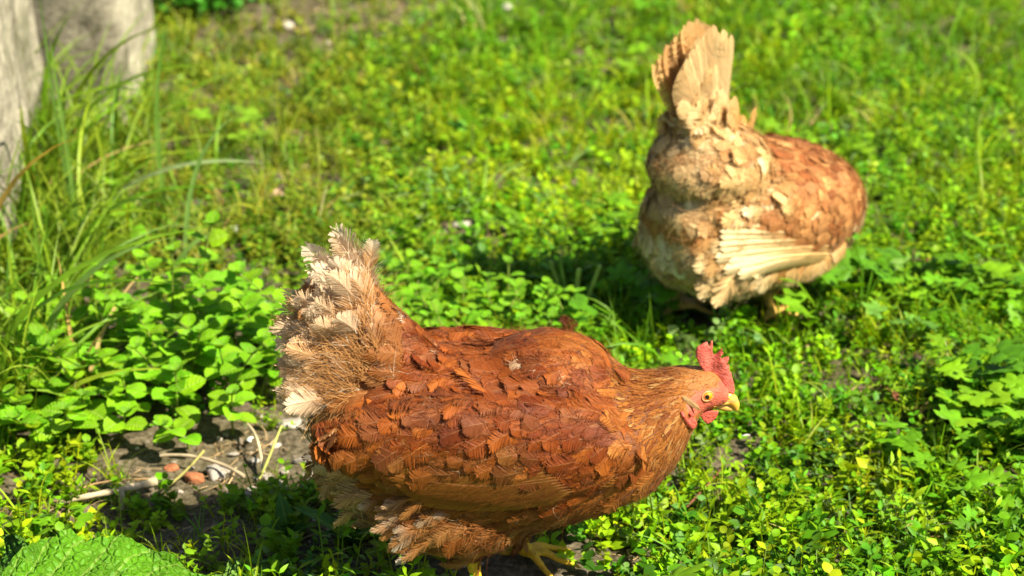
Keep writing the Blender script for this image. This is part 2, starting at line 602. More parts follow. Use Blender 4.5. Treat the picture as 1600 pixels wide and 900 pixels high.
def strand_proto(seed):
    r = np.random.default_rng(seed)
    V, Q, U = [], [], []
    sx = r.normal() * 40
    for i in range(5):
        t = i / 4
        w = 0.5 * (1 - 0.8 * t)
        cx = sx * t * t
        V += [(cx - w, t, 0), (cx + w, t, 0)]
        U += [(0.5, t), (0.5, t)]
    for i in range(4):
        Q.append((2 * i, 2 * i + 1, 2 * i + 3, 2 * i + 2))
    V = np.array(V, float)
    V[:, 0] *= 1
    return V, np.array(Q), np.zeros((0, 3), int), np.ones((len(V), 3)), np.array(U, float)


STR = [strand_proto(i) for i in range(8)]


def strands(mb, Ps, Ns, Ts, Fp, FT, FC, Fl, r, bvh, hi=0.003, wid=0.00042, lscale=0.5):
    """loose barbs over the vanes, coloured like the feather they belong to"""
    from mathutils.kdtree import KDTree
    kd = KDTree(len(Fp))
    for i, p in enumerate(Fp): kd.insert(Vector(p), i)
    kd.balance()
    idx = np.array([kd.find(Vector(q))[1] for q in (Ps - Ts * 0.009)])
    n = len(Ps)
    T = FT[idx] + 0.42 * r.normal(size=(n, 3))
    T = unit(T - Ns * (T * Ns).sum(1, keepdims=True))
    L = Fl[idx] * lscale * np.exp(0.3 * r.normal(size=n))
    C = (FC[idx] * np.exp(0.16 * r.normal(size=(n, 1)))).clip(0.004, 0.9)
    P = Ps + Ns * (hi * r.uniform(0.15, 1.0, n))[:, None]
    a_, b_ = np.zeros(n), np.zeros(n)
    v = r.integers(0, 8, n)
    for k in range(8):
        s_ = v == k
        m_ = s_.sum()
        bend_inst(mb, STR[k], P[s_], T[s_], Ns[s_], L[s_], np.full(m_, wid), C[s_], 0.25 + 0.35 * r.normal(size=m_), 0.16 + 0.10 * r.normal(size=m_), np.zeros(m_), (C[s_] * 1.12).clip(0, .9))


def bez(a, b, c, d, n=12):
    t = np.linspace(0, 1, n)[:, None]
    a, b, c, d = [np.asarray(v, float) for v in (a, b, c, d)]
    return a * (1 - t) ** 3 + 3 * b * t * (1 - t) ** 2 + 3 * c * t * t * (1 - t) + d * t ** 3


# ------------------------------------------------------------------ body by loft, tubes and voxel remesh
def loft(bm, rings, yoff=None, seg=28, p=2.15):
    """rings: (x, z, half height, half width, y)"""
    A = np.array(rings, float)
    s = np.arange(len(A)); S = np.linspace(0, len(A) - 1, (len(A) - 1) * 4 + 1)

    def cr(v):
        out = []
        for q in S:
            i = min(int(q), len(A) - 2); f = q - i
            p0, p1, p2, p3 = v[max(i - 1, 0)], v[i], v[i + 1], v[min(i + 2, len(A) - 1)]
            out.append(0.5 * ((2 * p1) + (-p0 + p2) * f + (2 * p0 - 5 * p1 + 4 * p2 - p3) * f * f + (-p0 + 3 * p1 - 3 * p2 + p3) * f ** 3))
        return np.array(out)
    X, Z, Ah, Bw, Y = [cr(A[:, i]) for i in range(5)]
    Ah = np.maximum(Ah, 0.002); Bw = np.maximum(Bw, 0.002)
    cen = np.stack([X, Y, Z], -1)
    tan = unit(np.gradient(cen, axis=0))
    vs = []
    for i in range(len(X)):
        t = tan[i] if A.shape[1] > 5 else np.array([1, 0, 0])
        side = unit(np.cross([0, 0, 1.0], t)) if abs(t[2]) < 0.99 else np.array([0, 1.0, 0])
        if abs(t[2]) >= 0.6: side = unit(np.array([0, 1.0, 0]) - t * t[1])
        up = np.cross(t, side)
        row = []
        for k in range(seg):
            a = 2 * math.pi * k / seg
            c, s_ = math.cos(a), math.sin(a)
            rr = (abs(c) ** p + abs(s_) ** p) ** (-1 / p)
            row.append(bm.verts.new(cen[i] + side * c * rr * Bw[i] + up * s_ * rr * Ah[i]))
        vs.append(row)
    for i in range(len(vs) - 1):
        for k in range(seg):
            bm.faces.new((vs[i][k], vs[i][(k + 1) % seg], vs[i + 1][(k + 1) % seg], vs[i + 1][k]))
    bm.faces.new(vs[0][::-1]); bm.faces.new(vs[-1])
    return cen, tan


def tube(bm, pts, rad, seg=12, flat=1.0):
    pts = [np.asarray(p, float) for p in pts]
    vs = []
    for i, p in enumerate(pts):
        t = unit(pts[min(i + 1, len(pts) - 1)] - pts[max(i - 1, 0)])
        ref = np.array([0, 1.0, 0]) if abs(t[1]) < 0.9 else np.array([1.0, 0, 0])
        b = unit(np.cross(t, ref)); c = np.cross(b, t)
        vs.append([bm.verts.new(p + rad[i] * (math.cos(6.2832 * k / seg) * b + flat * math.sin(6.2832 * k / seg) * c)) for k in range(seg)])
    for i in range(len(vs) - 1):
        for k in range(seg):
            bm.faces.new((vs[i][k], vs[i][(k + 1) % seg], vs[i + 1][(k + 1) % seg], vs[i + 1][k]))
    bm.faces.new(vs[0][::-1]); bm.faces.new(vs[-1])


def ball(bm, c, r, rot=None, seg=20):
    m = Matrix.Translation(Vector(c))
    if rot is not None: m = m @ Euler(rot).to_matrix().to_4x4()
    m = m @ Matrix.Diagonal((*r, 1))
    bmesh.ops.create_uvsphere(bm, u_segments=seg, v_segments=seg // 2 + 2, radius=1, matrix=m)


def remeshed(bm, voxel, smooth=6, fac=0.5):
    bmesh.ops.recalc_face_normals(bm, faces=bm.faces)
    me = bpy.data.meshes.new('tmp'); bm.to_mesh(me); bm.free()
    o = bpy.data.objects.new('tmp', me); col.objects.link(o)
    md = o.modifiers.new('r', 'REMESH'); md.mode = 'VOXEL'; md.voxel_size = voxel
    if smooth:
        s = o.modifiers.new('s', 'SMOOTH'); s.factor = fac; s.iterations = smooth
    dg = bpy.context.evaluated_depsgraph_get()
    out = bpy.data.meshes.new_from_object(o.evaluated_get(dg))
    bpy.data.objects.remove(o); bpy.data.meshes.remove(me)
    return out


def mesh_arrays(me):
    n = len(me.vertices)
    co = np.empty(n * 3, np.float32); me.vertices.foreach_get('co', co)
    no = np.empty(n * 3, np.float32); me.vertices.foreach_get('normal', no)
    me.calc_loop_triangles()
    t = np.empty(len(me.loop_triangles) * 3, np.int32); me.loop_triangles.foreach_get('vertices', t)
    return co.reshape(-1, 3).astype(float), no.reshape(-1, 3).astype(float), t.reshape(-1, 3)


def colour_mesh(me, C, mat, name, parent):
    a = me.color_attributes.new('Col', 'FLOAT_COLOR', 'POINT')
    C = np.asarray(C, np.float32)
    if C.ndim == 1: C = np.tile(C, (len(me.vertices), 1))
    a.data.foreach_set('color', np.concatenate([C, np.ones((len(C), 1))], 1).astype(np.float32).ravel())
    me.materials.clear(); me.materials.append(mat)
    me.polygons.foreach_set('use_smooth', np.full(len(me.polygons), True))
    me.name = name
    o = bpy.data.objects.new(name, me); col.objects.link(o)
    if parent: o.parent = parent
    return o


def sample_surface(co, no, tri, n, seed):
    r = np.random.default_rng(seed)
    a, b, c = co[tri[:, 0]], co[tri[:, 1]], co[tri[:, 2]]
    ar = np.linalg.norm(np.cross(b - a, c - a), axis=1)
    idx = r.choice(len(tri), n, p=ar / ar.sum())
    u, v = r.random(n), r.random(n)
    f = u + v > 1; u[f], v[f] = 1 - u[f], 1 - v[f]
    w = 1 - u - v
    P = a[idx] * w[:, None] + b[idx] * u[:, None] + c[idx] * v[:, None]
    N = unit(no[tri[idx, 0]] * w[:, None] + no[tri[idx, 1]] * u[:, None] + no[tri[idx, 2]] * v[:, None])
    return P, N


def thin(P, rad):
    """keep a subset in which neighbours are at least rad apart"""
    cell = 0.006
    g = {}
    keep = []
    for i, p in enumerate(P):
        k = (int(p[0] // cell), int(p[1] // cell), int(p[2] // cell))
        rr = rad[i]; m = int(rr // cell) + 1
        ok = True
        for a in range(k[0] - m, k[0] + m + 1):
            for b in range(k[1] - m, k[1] + m + 1):
                for c in range(k[2] - m, k[2] + m + 1):
                    for j in g.get((a, b, c), ()):
                        d = P[j] - p
                        if d[0] * d[0] + d[1] * d[1] + d[2] * d[2] < rr * rr:
                            ok = False; break
                    if not ok: break
                if not ok: break
            if not ok: break
        if ok:
            keep.append(i); g.setdefault(k, []).append(i)
    return np.array(keep)


# ------------------------------------------------------------------ head parts in a head frame (x forward, z up, eye at the origin)
def head_parts(root, Mh, hw, bvh):
    Mi = Mh.inverted()

    def SY(x, z, s):
        """distance of the skin from the middle plane of the head"""
        a = Mh @ Vector((x, s * 0.06, z)); d = (Mh.to_3x3() @ Vector((0, -s, 0))).normalized()
        h = bvh.ray_cast(a, d, 0.06)
        return abs((Mi @ h[0]).y) if h[0] is not None else hw * 0.5

    def put(me_or_bm, name, mat, C, parent=root, voxel=0.0008, smooth=3):
        me = remeshed(me_or_bm, voxel, smooth)
        me.transform(Mh)
        if callable(C):
            co, _, _ = mesh_arrays(me)
            inv = np.array(Mh.inverted())
            C = C(co @ inv[:3, :3].T + inv[:3, 3])
        return colour_mesh(me, C, mat, name, parent)

    s = 1 / 5.29 / 1650.0                       # crop pixels to metres

    def H(cx, cy):                              # crop pixel -> head frame x, z  (eye centre at 332,490)
        return (cx - 332) * s, -(cy - 490) * s * 1.08
    # comb
    out = [(235, 190), (250, 150), (300, 118), (330, 112), (342, 150), (350, 175), (358, 115), (374, 108), (376, 150), (374, 190),
           (384, 232), (412, 212), (436, 180), (456, 155), (452, 190), (440, 230), (430, 266), (470, 262), (500, 240), (514, 235), (508, 262), (492, 300), (484, 322),
           (512, 304), (518, 315), (512, 345), (498, 370), (532, 370), (538, 385), (545, 420), (560, 460), (570, 520), (562, 560), (520, 530), (470, 500),
           (420, 455), (370, 410), (320, 360), (270, 290), (245, 240)]
    bm = bmesh.new()
    pts = [H(*q) for q in out]
    cxm = sum(p[0] for p in pts) / len(pts)
    lay = []
    for yy, sc_ in ((-0.0028, 0.0), (0.0028, 0.0)):
        lay.append([bm.verts.new((p[0], yy * (1.25 if i > 30 else (0.75 if i < 22 else 1))
                                  + 0.0018 * math.sin(p[0] * 300), p[1])) for i, p in enumerate(pts)])
    n = len(pts)
    f1 = bm.faces.new(lay[0]); f2 = bm.faces.new(lay[1][::-1])
    for i in range(n):
        bm.faces.new((lay[0][i], lay[1][i], lay[1][(i + 1) % n], lay[0][(i + 1) % n]))
    bmesh.ops.triangulate(bm, faces=[f1, f2])
    put(bm, 'comb', M_COMB, lambda c: np.array([0.64, 0.125, 0.085]) * (1 + 0.22 * snoise(c, 420, 3))[:, None], smooth=4)
    # beak: upper part over lower part
    bm = bmesh.new()
    q = [H(470, 560), H(515, 575), H(555, 600), H(580, 640), H(590, 675), H(590, 697)]
    rz = [0.0060, 0.0066, 0.0060, 0.0044, 0.0026, 0.0010]
    tube(bm, [(p[0], 0, p[1] - 0.0012) for p in q], rz, 16, 0.85)
    tube(bm, [(H(385, 608)[0], -hw * 0.62, H(385, 608)[1]), (H(450, 600)[0], -hw * 0.35, H(450, 600)[1]), (H(520, 610)[0], -0.002, H(520, 612)[1])], [0.0012, 0.0024, 0.003], 10)
    tube(bm, [(H(385, 608)[0], hw * 0.62, H(385, 608)[1]), (H(450, 600)[0], hw * 0.35, H(450, 600)[1]), (H(520, 610)[0], 0.002, H(520, 612)[1])], [0.0012, 0.0024, 0.003], 10)
    bk = put(bm, 'beak', M_BEAK, lambda c: np.where((c[:, 0] > H(500, 0)[0])[:, None] & (c[:, 2] < -0.012)[:, None] & (c[:, 2] > -0.0145)[:, None], np.array([0.60, 0.32, 0.10]), np.array([0.80, 0.42, 0.06])), smooth=3)
    bm = bmesh.new()
    q = [H(400, 628), H(450, 645), H(500, 662), H(545, 676), H(572, 684)]
    tube(bm, [(p[0], 0, p[1] - 0.0003) for p in q], [0.0050, 0.0052, 0.0044, 0.0030, 0.0012], 14, 0.9)
    lo = put(bm, 'lower_beak', M_BEAK, (0.72, 0.42, 0.10), smooth=2)
    for yy in (-1, 1):
        bm = bmesh.new()
        ball(bm, (H(515, 570)[0], yy * 0.0050, H(515, 572)[1]), (0.0020, 0.0006, 0.0007), (0, R(30), 0), 10)
        me = bpy.data.meshes.new('nostril'); bm.to_mesh(me); bm.free(); me.transform(Mh)
        o = colour_mesh(me, (0.10, 0.03, 0.01), M_BEAK, 'nostril', bk)
    # wattle, ear lobe ribbon, ear tuft and eyes on both sides
    for yy in (-1, 1):
        bm = bmesh.new()
        wq = [(272, 668), (300, 660), (350, 655), (400, 653), (437, 655), (430, 690), (405, 730), (375, 755), (348, 768), (318, 745), (290, 705)]
        a = [bm.verts.new((H(*p)[0], yy * (hw * 0.48 - 0.0012), H(*p)[1])) for p in wq]
        b = [bm.verts.new((H(*p)[0], yy * (hw * 0.48 + 0.0016), H(*p)[1])) for p in wq]
        bm.faces.new(a); bm.faces.new(b[::-1])
        for i in range(len(wq)):
            bm.faces.new((a[i], b[i], b[(i + 1) % len(wq)], a[(i + 1) % len(wq)]))
        put(bm, 'wattle', M_COMB, (0.66, 0.115, 0.075), smooth=4)
        bm = bmesh.new()
        eq = [(112, 545), (128, 575), (152, 620), (180, 665), (205, 700), (230, 725)]
        tube(bm, [(H(*p)[0], yy * (SY(*H(*p), yy) + 0.0012 + 0.0006 * math.sin(i * 2)), H(*p)[1]) for i, p in enumerate(eq)], [0.0014, 0.0022, 0.0024, 0.0030, 0.0036, 0.0024], 10)
        eq = [(180, 575), (205, 600), (190, 630), (215, 655), (225, 690), (240, 715)]
        tube(bm, [(H(*p)[0], yy * (SY(*H(*p), yy) + 0.0016), H(*p)[1]) for p in eq], [0.0012, 0.0024, 0.0022, 0.0028, 0.0030, 0.002], 10)
        put(bm, 'ear_lobe', M_COMB, (0.60, 0.10, 0.065), smooth=2)
        # eye
        ex = Vector((0, yy * (SY(0, 0, yy) - 0.0010), 0))
        bm = bmesh.new(); ball(bm, ex, (0.0048, 0.0030, 0.0046), None, 20)
        me = bpy.data.meshes.new('eye'); bm.to_mesh(me); bm.free(); me.transform(Mh)
        eye = colour_mesh(me, (0.85, 0.30, 0.015), skin_eye(), 'eye', root)
        bm = bmesh.new(); ball(bm, ex + Vector((-0.0002, yy * 0.0019, 0.0)), (0.0026, 0.0014, 0.0026), None, 16)
        me = bpy.data.meshes.new('pupil'); bm.to_mesh(me); bm.free(); me.transform(Mh)
        colour_mesh(me, (0.008, 0.005, 0.004), skin_eye(), 'pupil', eye)
        bm = bmesh.new()
        ring = [(ex.x + 0.0052 * math.cos(a), yy * (SY(0.0052 * math.cos(a), 0.0046 * math.sin(a), yy) + 0.0003), ex.z + 0.0046 * math.sin(a)) for a in np.linspace(0, 2 * math.pi, 25)]
        tube(bm, ring, [0.0010] * 25, 8)
        me = bpy.data.meshes.new('eyelid'); bm.to_mesh(me); bm.free(); me.transform(Mh)
        colour_mesh(me, (0.55, 0.24, 0.08), M_BEAK, 'eyelid', eye)


_eye = []
def skin_eye():
    if not _eye:
        m = NT('wet_eye'); at = m.attr('Col')
        p = m.n('ShaderNodeBsdfPrincipled'); m.l(at.outputs[0], p.inputs['Base Color'])
        p.inputs['Roughness'].default_value = 0.08
        p.inputs['Coat Weight'].default_value = 0.6
        m.l(p.outputs[0], m.out.inputs[0])
        _eye.append(m.m)
    return _eye[0]


def hen_leg(bm, hip, hock, ankle, yaw=0.0, lift=0.0):
    """adds thigh, shank and four toes; returns list of line segments of bare skin"""
    hip, hock, ankle = [np.array(v, float) for v in (hip, hock, ankle)]
    tube(bm, [hip, hip * 0.5 + hock * 0.5, hock], [0.030, 0.018, 0.0085], 14)
    mid = hock * 0.5 + ankle * 0.5
    tube(bm, [hock, mid, ankle], [0.0078, 0.0058, 0.0066], 12)
    segs = [(hock, ankle)]
    for ang, L in ((0, 0.052), (38, 0.044), (-38, 0.044), (172, 0.022)):
        a = yaw + R(ang)
        d = np.array([math.cos(a), math.sin(a), 0])
        k1 = ankle + d * L * 0.38 + np.array([0, 0, 0.004])
        k2 = ankle + d * L * 0.75 + np.array([0, 0, -0.004])
        k3 = ankle + d * L + np.array([0, 0, -0.007])
        k4 = ankle + d * (L + 0.011) + np.array([0, 0, -0.012])
        tube(bm, [ankle, k1, k2, k3, k4], [0.0056, 0.0050, 0.0042, 0.0034, 0.0010], 10)
        segs += [(ankle, k1), (k1, k2), (k2, k4)]
    return segs


def seg_dist(P, a, b):
    ab = b - a
    t = np.clip(((P - a) @ ab) / (ab @ ab), 0, 1)
    return np.linalg.norm(P - (a + t[:, None] * ab), axis=1)


def lerp(a, b, f):
    return np.asarray(a) * (1 - f)[:, None] + np.asarray(b) * f[:, None]


# ================================================================== FRONT HEN
def front_hen():
    root = empty('hen', (-0.025, 0, 0))
    tag(root, 'chestnut brown hen in profile with red comb and yellow beak, nearest the camera', 'hen', 'hens foraging on the grass')
    ox = np.array([-0.025, 0, 0])
    L = lambda px, py, y=0.0: PX(px, py, y) - ox

    def ring(px, yt, yb, b, yo=0.0):
        th = PITCH + math.atan(((yt + yb) / 2 - 450) / FPX)
        P = L(px, (yt + yb) / 2)
        ext = (yb - yt) / 2 / 1640.0
        a = math.sqrt(max(ext ** 2 - (b * math.sin(th)) ** 2, (ext * 0.5) ** 2)) / math.cos(th)
        return (P[0], P[2], a, b, yo)
    rings = [ring(*r) for r in (
        (492, 610, 680, .012), (505, 590, 735, .032), (530, 572, 778, .050), (570, 556, 800, .064), (620, 548, 822, .074), (680, 543, 832, .082),
        (740, 542, 834, .086), (800, 545, 830, .088), (860, 542, 820, .088), (915, 548, 806, .084), (960, 572, 790, .074),
        (1000, 580, 775, .063), (1035, 577, 748, .051), (1060, 572, 718, .040), (1078, 572, 682, .030), (1090, 572, 655, .024), (1101, 573, 641, .0205), (1118, 580, 636, .0165),
        (1132, 596, 632, .011), (1139, 606, 627, .006))]
    bm = bmesh.new()
    cen, tan = loft(bm, rings)
    # wing volumes
    wc = L(760, 650, -0.07); wc[2] = 0.192
    for s in (-1, 1):
        ball(bm, (wc[0], s * 0.069, wc[2]), (0.145, 0.031, 0.054), (0, R(3), 0), 28)
        ball(bm, (wc[0] + 0.070, s * 0.062, wc[2] + 0.002), (0.060, 0.030, 0.046), None, 24)
    # thighs
    th = L(700, 800, -0.03)
    ball(bm, (th[0], -0.038, th[2] + 0.008), (0.080, 0.045, 0.042), (0, R(8), 0), 24)
    ball(bm, (th[0] + 0.02, 0.038, th[2] + 0.010), (0.080, 0.045, 0.045), (0, R(8), 0), 24)
    # raised back hump between the shoulders
    hp = L(850, 575, 0.0)
    ball(bm, (hp[0] + 0.006, 0.004, 0.228), (0.064, 0.056, 0.044), (0, R(3), 0), 24)
    # tail mass
    t0, t1 = L(625, 615), L(520, 455)
    tube(bm, [t0, t0 * 0.6 + t1 * 0.4, t0 * 0.3 + t1 * 0.7, t1], [0.058, 0.050, 0.036, 0.016], 18, 0.75)
    segs = hen_leg(bm, (-0.02, -0.042, 0.10), L(738, 872, -0.045), (L(752, 946, -0.045)[0], -0.045, 0.012), 0.15)
    segs += hen_leg(bm, (0.03, 0.045, 0.10), L(815, 845, 0.045), (L(818, 872, 0.045)[0], 0.045, 0.013), -0.25)
    me = remeshed(bm, 0.0028, 8)
    co, no, tri = mesh_arrays(me)
    eye = L(1103, 604, 0.0)
    ld = np.min([seg_dist(co, a, b) for a, b in segs], axis=0)
    leg = (ld < 0.013) & (co[:, 2] < 0.060)
    px, py = to_px(co + ox)

    def facef(P):
        """red bare skin of the face"""
        dx, dz = P[:, 0] - eye[0], P[:, 2] - eye[2]
        wv = 0.16 * snoise(P, 420, 9)
        e1 = ((dx - 0.001) / 0.0215) ** 2 + ((dz + 0.004) / 0.0150) ** 2 < 1 + wv
        e1 &= ~((dz > 0.0065) & (dx < 0.010))
        e2 = (dx > 0.014) & (dz < 0.010)
        return (e1 | e2) & (dx > -0.020)
    face = facef(co)
    C = np.tile(np.array([0.16, 0.05, 0.012]), (len(co), 1))
    C[co[:, 0] > L(1040, 600)[0]] = (0.34, 0.13, 0.03)
    fn = snoise(co, 380, 12)[:, None]
    C[face] = (np.array([0.60, 0.135, 0.080]) * (1 + 0.22 * fn))[face]
    C[leg] = (0.82, 0.50, 0.03)
    cl = leg & (ld < 0.0035)
    colour_mesh(me, C, M_SKIN, 'body', root)
    bvh = BVHTree.FromPolygons([Vector(v) for v in co], [tuple(t) for t in tri])

    # ---- plumage
    P, N = sample_surface(co, no, tri, 70000, 5)
    px, py = to_px(P + ox)
    ldP = np.min([seg_dist(P, a, b) for a, b in segs], axis=0)
    ok = ~facef(P) & ~((ldP < 0.013) & (P[:, 2] < 0.066))
    P, N, px, py = P[ok], N[ok], px[ok], py[ok]
    n = len(P)
    SP, SN = P[:52000].copy(), N[:52000].copy()
    dirv = np.tile(np.array([-1.0, 0, -0.25]), (n, 1))
    x = P[:, 0]
    xs = lambda p: L(p, 600)[0]
    neck = np.clip((x - xs(940)) / 0.03, 0, 1)
    zc = np.interp(x, cen[:, 0], cen[:, 2])
    headf = np.clip((x - xs(1050)) / 0.03, 0, 1)
    dirv[:, 2] += -0.35 * neck * (1 - headf) - 0.3 * (P[:, 2] < zc - 0.04) * (1 - neck)
    # neck hackle falls down and back
    hk = (px > 962 + np.maximum(py - 600, 0) * 0.5) & (py < 728)
    dirv[hk, 2] -= 0.25
    # tail mass
    ta = t1 - t0; tl = np.linalg.norm(ta); td = ta / tl
    tt = (P - t0) @ td / tl
    rad = np.linalg.norm(P - (t0 + np.clip(tt, 0, 1)[:, None] * ta), axis=1)
    tailm = (tt > 0.22) & (rad < 0.085) & (P[:, 0] < xs(650)) & (P[:, 2] > L(500, 625)[2])
    tb = np.clip((tt - 0.05) / 0.5, 0, 1) * (P[:, 0] < xs(680)) * (P[:, 2] > L(500, 660)[2])
    td2 = unit(td + np.array([-0.25, 0, 0]))
    dirv = dirv * (1 - tb)[:, None] + td2 * tb[:, None]
    # more radial at the rear edge of the tail
    rear = tailm & (py > 430) & (px < 560)
    dirv[rear] = dirv[rear] + np.array([-0.8, 0, -0.25])
    rnd = rng.normal(size=(n, 3)) * 0.22
    rough = np.where(hk, 0.5, 1.0)[:, None]
    dirv = dirv + rnd * rough
    T = unit(dirv - N * (dirv * N).sum(1, keepdims=True))
    ST = T[:52000].copy()

    # wing outline on either flank
    wn_ = ((x - wc[0] - 0.0) / 0.152) ** 2 + ((P[:, 2] - wc[2] - 0.006) / 0.070) ** 2
    wing = (np.abs(N[:, 1]) > 0.25) & (wn_ < 1.0) & (x < xs(965)) & ~tailm
    vent = (px < 600) & (P[:, 2] < L(540, 690)[2]) & (x < xs(600))
    thigh = (P[:, 2] < L(700, 765, -.05)[2]) & (x < xs(900)) & ~vent & ~wing
    kind = np.full(n, 0)               # 0 body 1 ruff(wing) 2 hackle 3 down 4 tail 5 thigh
    kind[wing] = 1
    kind[hk] = 2
    kind[vent] = 3
    kind[tailm] = 4
    kind[thigh] = 5
    spacing = np.select([kind == 1, kind == 2, kind == 3, kind == 4, kind == 5], [0.0062, 0.0029, 0.0056, 0.0060, 0.0060], 0.0058)
    spacing = spacing * (1 - 0.38 * headf)
    order = rng.permutation(n)
    P, N, T, kind, px, py, headf, x = [v[order] for v in (P, N, T, kind, px, py, headf, x)]
    k = thin(P, spacing[order])
    P, N, T, kind, px, py, headf, x = [v[k] for v in (P, N, T, kind, px, py, headf, x)]
    n = len(P)
    print('front feathers', n)
    n1 = snoise(P, 45, 7); n2 = snoise(P, 110, 8); rr = rng.random(n); rn = rng.normal(size=n)
    Lf = np.select([kind == 1, kind == 2, kind == 3, kind == 4, kind == 5], [0.027, 0.0155, 0.026, 0.036, 0.028], 0.024) * (1 + 0.20 * rn.clip(-1.6, 1.8))
    Lf = Lf * (1 - 0.62 * headf)
    Wf = Lf * np.select([kind == 1, kind == 2, kind == 3, kind == 4, kind == 5], [0.66, 0.21, 0.62, 0.50, 0.60], 0.76) * (1 + 0.12 * rng.normal(size=n))
    # colours
    ches = np.array([0.19, 0.036, 0.0045]); ging = np.array([0.40, 0.102, 0.013]); gold = np.array([0.50, 0.21, 0.045])
    buff = np.array([0.62, 0.34, 0.125]); white = np.array([0.88, 0.76, 0.56]); dark = np.array([0.16, 0.042, 0.010])
    f = np.clip(0.42 + 0.28 * n1 + 0.33 * rng.normal(size=n), 0, 1.15)
    C = lerp(ches, ging, f)
    dk = (rr < 0.20) | ((px < 720) & (n2 + 0.5 * rng.normal(size=n) > 0.75))
    C[dk & (kind <= 1)] = dark * 1.25
    # breast more ginger, even
    br = (x > xs(880)) & (kind == 0)
    C[br] = lerp(np.array([0.27, 0.062, 0.008]), np.array([0.43, 0.145, 0.024]), f[br])
    hkm = kind == 2
    C[hkm] = lerp(np.array([0.22, 0.052, 0.006]), np.array([0.46, 0.165, 0.024]), np.clip(0.45 + 0.35 * rng.normal(size=n)[hkm] + 0.3 * n2[hkm], 0, 1))
    pale = hkm & (rng.random(n) < 0.08)
    C[pale] = (0.52, 0.27, 0.08)
    hd = headf > 0.6
    C[hd] = lerp(np.array([0.33, 0.11, 0.018]), np.array([0.66, 0.38, 0.12]), np.clip(0.4 + 0.4 * rng.normal(size=n), 0, 1))[hd]
    vm = kind == 3
    C[vm] = lerp(np.array([0.44, 0.19, 0.04]), np.array([0.78, 0.54, 0.25]), np.clip(0.35 + 0.35 * n1[vm] + 0.3 * rng.normal(size=n)[vm], 0, 1))
    tm = kind == 4
    te = np.clip((L(600, 540)[0] - P[:, 0]) / 0.085, 0, 1)
    C[tm] = lerp(np.array([0.42, 0.15, 0.035]), buff * 1.05, np.clip(te + 0.28 * rng.normal(size=n), 0, 1)[tm])
    wt = tm & (rng.random(n) < 0.12 * te + 0.03)
    C[wt] = white * 0.9
    tg = kind == 5
    C[tg] = lerp(np.array([0.28, 0.085, 0.014]), np.array([0.52, 0.24, 0.07]), np.clip(0.38 + 0.3 * n1[tg] + 0.25 * rng.normal(size=n)[tg], 0, 1))
    pt = tg & (px < 660) & (rng.random(n) < 0.35)
    C[pt] = np.array([0.78, 0.62, 0.40])
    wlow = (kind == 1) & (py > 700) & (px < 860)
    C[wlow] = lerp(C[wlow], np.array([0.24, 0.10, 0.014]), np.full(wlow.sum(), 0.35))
    tip = C * (1 + 0.18 * rng.normal(size=(n, 1))).clip(0.6, 1.5)
    tip = np.where((rng.random(n) < 0.38)[:, None] & (kind <= 1)[:, None], tip * np.array([1.45, 1.7, 1.9]), tip)
    fl = (kind <= 1) & (rng.random(n) < 0.020) & (x < xs(900))
    C[fl] = (0.66, 0.48, 0.30); tip[fl] = (0.50, 0.25, 0.10)
    C = (C * 0.82).clip(0.004, 0.9); tip = (tip * 0.88).clip(0.004, 0.9)
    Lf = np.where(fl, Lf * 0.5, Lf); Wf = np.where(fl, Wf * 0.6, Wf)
    bend = np.select([kind == 1, kind == 2], [0.20, 0.08], 0.18) + np.select([kind == 1, kind == 2], [0.08, 0.05], 0.05) * rng.normal(size=n)
    tilt = np.select([kind == 1, kind == 2, kind == 3, kind == 4], [0.24, 0.20, 0.34, 0.30], 0.21) + np.select([kind == 1, kind >= 3], [0.030, 0.06], 0.018) * rng.normal(size=n)
    bend = np.where(kind == 3, 0.1 + 0.5 * rng.normal(size=n), bend)
    bend = np.where(kind == 4, 0.15 + 0.25 * rng.normal(size=n).clip(-1, 1.5), bend)
    tilt = np.where(kind == 4, np.clip(tilt, 0.1, 0.34), tilt)
    cup = 0.10 + 0.05 * rng.normal(size=n)
    bend = bend + 0.06
    tw = 0.15 * rng.normal(size=n)
    a_, b_ = conform(bvh, P, N, T, Lf)
    tilt = tilt + a_ - 0.045 + np.where(kind <= 1, 0.075 * np.clip((760 - px) / 150, 0, 1) * rng.normal(size=n).clip(-.3, 2), 0); bend = bend + b_
    P0 = P - N * 0.0004
    groups = {'plumage': (kind == 0) | (kind == 2) | (kind == 3) | (kind == 5),
              'wing': kind == 1, 'tail': tm}
    mbs = {'plumage': MB(), 'tail': MB(), 'wr': MB(), 'wl': MB()}
    pk = {0: 'body', 1: 'ruff', 2: 'hackle', 3: 'down', 4: 'frayed', 5: 'ruff'}
    var = rng.integers(0, 8, n)
    alt = rng.random(n)
    vd = unit(np.array([0, -CAM_D, CAM_H]) - np.array([0, 0, 0.15]))
    near = (N @ vd) > -0.15
    low = {id(PR[k_][i_]): PL[k_][i_] for k_ in PL for i_ in range(8)}
